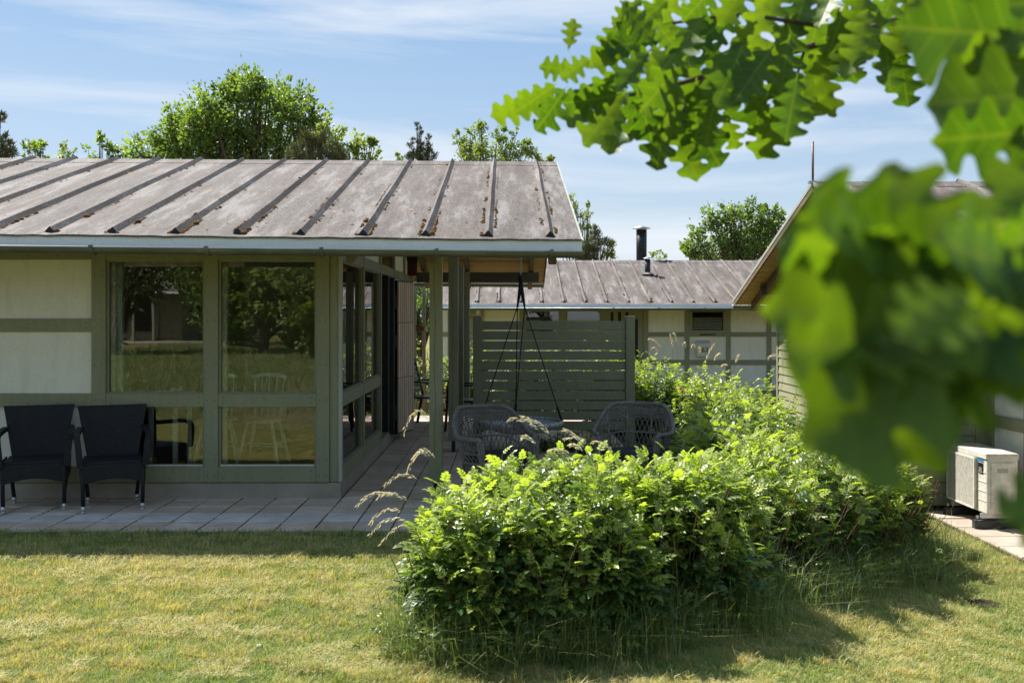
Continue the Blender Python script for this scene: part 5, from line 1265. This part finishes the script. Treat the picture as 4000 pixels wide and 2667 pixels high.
# reflected in the front windows
for i, (x, y, z, r, m_, k_) in enumerate([(-8.6, -17, 3.4, 2.3, 'tree', 'dense green tree across the meadow, seen only in the window reflection'), (-6.2, -14, 3.2, 1.9, 'tree2', 'pale green tree nearest the photographer in the window reflection'),
                              (-4.4, -18, 4.0, 2.4, 'tree', 'tall tree at the right of the window reflection'), (-11.2, -23, 5.0, 2.6, 'tree', 'tree beside the reflected gable'), (-13.4, -16, 3.6, 1.5, 'pine_leaf', 'dark conifer before the reflected house'),
                              (-2, -24, 5, 3.2, 'tree', 'wide tree behind the photographer'), (-20, -42, 6, 4, 'tree', 'tree behind the reflected house, left'), (-13, -44, 6.5, 4.2, 'tree', 'tree behind the reflected house, middle'), (-28, -40, 6, 4, 'tree', 'tree behind the reflected house, far left'), (-6, -40, 6, 4, 'tree', 'tree behind the reflected meadow, right'), (3, -36, 6, 4, 'tree', 'tree at the far right of the meadow')]):
    lb = [(x, z, r)] + [(x + random.uniform(-1, 1) * r, z + random.uniform(-.9, .8) * r, r * random.uniform(.45, .7)) for _ in range(7)]
    if y > -30: lb += [(x + random.uniform(-.8, .8) * r, 1.0 + random.random(), r * .4) for _ in range(3)]
    tree('reflected_tree' if False else 'deciduous_tree', k_, y, lb, x, M[m_], .20 if y > -30 else .34, .5 if y > -30 else .4, 40, 'leaf', 1.0, None, .2, .5, True)

# ------------------------------------------------------------------ the oak whose branches hang into the picture
def oak_leaf_mesh(seed, wide=False):
    r = random.Random(seed); n = 64; cols = [-1, -.72, -.36, 0, .36, .72, 1]; V = []; UV = []; L_ = .112; lob = r.uniform(2.5, 2.9) if wide else r.uniform(3.5, 4.2); ph = r.uniform(-.3, .3); asym = r.uniform(-.06, .06); curl = r.uniform(.1, .5); tw = r.uniform(-.5, .5)
    st = .09
    for i in range(n + 1):
        t = i / n; u = max(0, (t - st) / (1 - st))
        for c in cols:
            s_ = 1 if c > 0 else -1
            if t < st: wd = .012
            else:
                env = .40 * (math.sin(math.pi * min(1, u ** .80 * .96 + .03)) ** .6) * (.40 + .66 * u)
                lb = .5 + .5 * math.tanh(1.9 * (math.cos(2 * math.pi * (lob * u + ph + (asym * 3 if c > 0 else 0)) + math.pi) + .12)) / .96
                wd = env * (1.25 if wide else 1.0) * (.44 + .62 * max(0, lb)) + .004
                if u > .93: wd *= max(0, (1 - u) / .07) ** .5
            fwd = .14 * abs(c) * wd * (1 - u)
            x = c * wd; y = t + fwd; z = -curl * .35 * (y - .4) ** 2 + .55 * abs(x) ** 1.3 * .6 + .015 * math.sin(lob * 2 * math.pi * u + s_) * abs(c) + tw * x * (y - .3) * .5
            V.append((x * L_, y * L_, z * L_)); UV.append((.5 + c * wd, y))
    k = len(cols); F = [(i*k + j, i*k + j + 1, (i+1)*k + j + 1, (i+1)*k + j) for i in range(n) for j in range(k - 1)]
    me = bpy.data.meshes.new('leaf'); me.from_pydata(V, [], F); uv = me.uv_layers.new(name='UVMap')
    lv = np.zeros(len(me.loops), np.int32); me.loops.foreach_get('vertex_index', lv); uv.data.foreach_set('uv', np.array(UV, np.float32)[lv].ravel())
    me.polygons.foreach_set('use_smooth', [True] * len(me.polygons)); me.materials.append(M['oak']); me.update(); return me
OM = [oak_leaf_mesh(s) for s in range(6)]; OW = [oak_leaf_mesh(s + 20, True) for s in range(4)]
oak = empty('oak_tree', (1.9, 1.2, 0), 0, 'oak at the right edge whose leafy twigs hang blurred into the foreground', 'tree')
oi = Vector((-1.9, -1.2, 0))
MB().tube([Vector((1.9, 1.2, -.2)) + oi, Vector((1.95, 1.25, 1.2)) + oi, Vector((1.8, 1.3, 2.6)) + oi, Vector((1.9, 1.2, 4.4)) + oi], [.17, .14, .11, .05], 14).build('trunk', M['bark'], oak, True)
K = 4000 / 2352
def oleaf(g0, g1, Y0, Y1, roll=0.0, scale=None, meshes=None):
    a = at(g0[0] * K, g0[1] * K, Y0); b = at(g1[0] * K, g1[1] * K, Y1); d = b - a; l = d.length
    o = bpy.data.objects.new('leaf', random.choice(meshes or OM)); col.objects.link(o); o.parent = oak
    ax = d.normalized(); view = (Vector((0, 0, EYE)) - a).normalized(); x = ax.cross(view).normalized(); z = x.cross(ax)
    m = Matrix((x, ax, z)).transposed().to_4x4(); s = l / .112
    o.matrix_world = Matrix.Translation(a + oi + Vector(oak.location)) @ m @ Matrix.Rotation(roll, 4, 'Y') @ Matrix.Scale(s, 4)
    o.matrix_parent_inverse = oak.matrix_world.inverted() if False else Matrix.Translation(-Vector(oak.location))
    return o
def obranch(pts, r0, r1):
    P = [at(p[0] * K, p[1] * K, p[2]) + oi for p in pts]; MB().tube(P, list(np.linspace(r0, r1, len(P))), 8).build('branch', M['bark'], oak, True)
obranch([(2900, -260, 1.5), (2500, -60, 1.7), (2150, 20, 1.85), (1850, 110, 1.9), (1620, 175, 1.9), (1480, 215, 1.9), (1320, 232, 1.9)], .012, .0022)
obranch([(1950, 70, 1.88), (1700, 30, 1.9), (1500, 60, 1.92), (1400, 105, 1.92)], .005, .0018)
obranch([(1620, 175, 1.9), (1580, 230, 1.88), (1560, 270, 1.86)], .003, .0016)
obranch([(1850, 110, 1.9), (1830, 180, 1.88), (1790, 240, 1.86)], .003, .0016)
obranch([(2600, 300, 1.1), (2420, 330, .8), (2330, 500, .62), (2250, 640, .55), (2230, 800, .52)], .006, .002)
obranch([(2700, 600, .9), (2450, 820, .6), (2360, 900, .55)], .004, .002)
FAR = [((1305, 118), (1318, 42)), ((1230, 222), (1127, 273)), ((1262, 205), (1180, 262)), ((1290, 218), (1234, 300)), ((1420, 232), (1340, 335)), ((1370, 205), (1305, 292)), ((1450, 255), (1398, 352)), ((1480, 200), (1452, 318)),
       ((1532, 262), (1505, 392)), ((1562, 285), (1605, 416)), ((1585, 262), (1655, 382)), ((1668, 275), (1692, 344)), ((1735, 165), (1742, 318)), ((1795, 240), (1742, 369)), ((1828, 200), (1806, 325)), ((1868, 160), (1850, 285)), ((1880, 150), (1915, 272)),
       ((1930, 85), (1966, 196)), ((2072, 135), (2088, 246)), ((2035, 100), (2050, 205)), ((2015, 20), (2008, 125)), ((1335, 165), (1238, 152)), ((1465, 5), (1412, 62)), ((1450, 110), (1350, 150)), ((1500, 90), (1390, 110)),
       ((1560, 150), (1470, 260)), ((1640, 160), (1560, 280)), ((1700, 120), (1640, 250)), ((1760, 130), (1690, 230)), ((1600, 60), (1520, 160)), ((1680, 30), (1590, 110)), ((1750, 20), (1700, 140)), ((1820, 60), (1770, 190)),
       ((1880, 40), (1850, 170)), ((1940, 20), (1900, 140)), ((1990, 40), (1960, 150)), ((1520, 10), (1440, 80)), ((1560, -20), (1500, 60)), ((1640, -30), (1570, 50)), ((1720, -40), (1650, 60)), ((1800, -40), (1740, 70)), ((1860, -40), (1820, 90)),
       ((1930, -50), (1880, 60)), ((2000, -50), (1960, 60)), ((2060, -30), (2020, 70)), ((2100, 10), (2060, 130)), ((2140, -10), (2110, 120)), ((1400, 180), (1320, 262)), ((1440, 170), (1380, 270)), ((1500, 180), (1430, 290)), ((1540, 200), (1530, 330)),
       ((1600, 210), (1600, 330)), ((1650, 200), (1690, 270)), ((1780, 180), (1830, 250)), ((1700, 190), (1760, 260)), ((1360, 130), (1290, 180)), ((1420, 60), (1380, 140)), ((1480, 130), (1420, 200)), ((1560, 90), (1600, 190)), ((1620, 100), (1680, 190)), ((1400, 222), (1290, 240)), ((1640, 240), (1620, 340)), ((1470, 230), (1500, 330)),((1850, 220), (1880, 235)),
       ((1510, 55), (1560, 120)), ((1590, 20), (1640, 90)), ((1700, 70), (1740, 160)), ((1810, 110), (1790, 230)), ((1900, 100), (1870, 215)), ((1970, 90), (1940, 180)), ((1440, 20), (1500, 90)), ((2090, -60), (2150, 60)), ((1540, 130), (1440, 150))]
for (a, b_) in FAR:
    y = random.uniform(1.72, 2.02); a = (b_[0] + (a[0] - b_[0]) * 1.27, b_[1] + (a[1] - b_[1]) * 1.27) if b_[0] > 1320 or b_[1] > 200 else a; oleaf(a, b_, y, y + random.uniform(-.045, .045), random.uniform(-.6, .6))
NEAR = [((2330, 700), (1745, 712), .46, .1, 0), ((2250, 760), (1800, 800), .45, .1, 0), ((2200, 640), (1785, 555), .48, .1, 0), ((2250, 640), (1830, 500), .48, -.2, 0), ((2160, 620), (1868, 425), .50, .2, 0), ((2240, 680), (2034, 372), .50, .15, 0), ((2290, 690), (1845, 1035), .44, .15, 1), ((2190, 760), (1990, 1118), .46, -.2, 0), ((2150, 700), (1930, 1080), .46, .1, 0), ((2420, 640), (2130, 975), .46, .2, 0),
        ((2500, 560), (2190, 840), .48, .2, 1), ((2500, 590), (2200, 680), .52, -.2, 0), ((2480, 360), (2255, 520), .62, .2, 1), ((2470, 210), (2130, 236), .78, .2, 1), ((2480, 290), (2140, 325), .76, -.25, 0), ((2440, 90), (2060, 60), .85, .2, 1),
        ((2450, 140), (2180, 150), .82, -.3, 0), ((2430, 0), (2110, 30), .9, .3, 1), ((2520, 1130), (2300, 1185), .46, .3, 0), ((2470, 1150), (2345, 1255), .46, .3, 0), ((2520, 740), (2290, 900), .50, .2, 1), ((2460, 420), (2290, 640), .55, .3, 1),
        ((2350, 640), (2130, 650), .50, .3, 0), ((2450, 500), (2290, 600), .56, -.2, 0), ((2440, 330), (2262, 430), .66, .1, 0), ((2230, 720), (1990, 830), .47, .3, 1), ((2380, 60), (2240, 150), .8, .2, 0)]
for (a, b_, y, rl, wd_) in NEAR: oleaf(a, b_, y, y + random.uniform(-.03, .03), rl + random.uniform(-.1, .1), None, OW if wd_ else OM)
for k in range(22):
    gx, gy = random.uniform(1960, 2350), random.uniform(560, 940); an = random.uniform(2.3, 4.4); ln = random.uniform(170, 300); y = random.uniform(.45, .62)
    oleaf((gx - math.cos(an) * ln * .5, gy - math.sin(an) * ln * .5), (gx + math.cos(an) * ln * .5, gy + math.sin(an) * ln * .5), y, y + random.uniform(-.06, .06), random.uniform(-1.1, 1.1))
for k in range(3):
    gx, gy = random.uniform(2060, 2300), random.uniform(620, 880); an = random.uniform(2.5, 4.1); ln = random.uniform(160, 260); y = random.uniform(.36, .42)
    oleaf((gx - math.cos(an) * ln * .5, gy - math.sin(an) * ln * .5), (gx + math.cos(an) * ln * .5, gy + math.sin(an) * ln * .5), y, y + random.uniform(-.04, .04), random.uniform(-1.1, 1.1))
# leaf mass added to the oak, above and out of view, to shade its leaves
cp = norm(RNG.normal(0, 1, (240, 3))) * RNG.uniform(.4, 1, (240, 1)) * np.array([1.5, 1.3, 1.0]) + np.array([2.4, 1.2, 4.3]); m = 30
P_ = (cp[:, None] + RNG.normal(0, .18, (240, m, 3))).reshape(-1, 3); A_ = norm(RNG.normal(0, 1, P_.shape)); T_, F_ = leaf_t(.55, .1, .1)
V, F = stamp(T_, F_, P_ + np.array(oi), A_, RNG.normal(0, 1, P_.shape) + np.array([0, 0, .8]), np.full(len(P_), .11)); np_obj('crown', V, F, M['tree'], oak, {'tint': np.full(len(V), .5)}, kind='stuff')
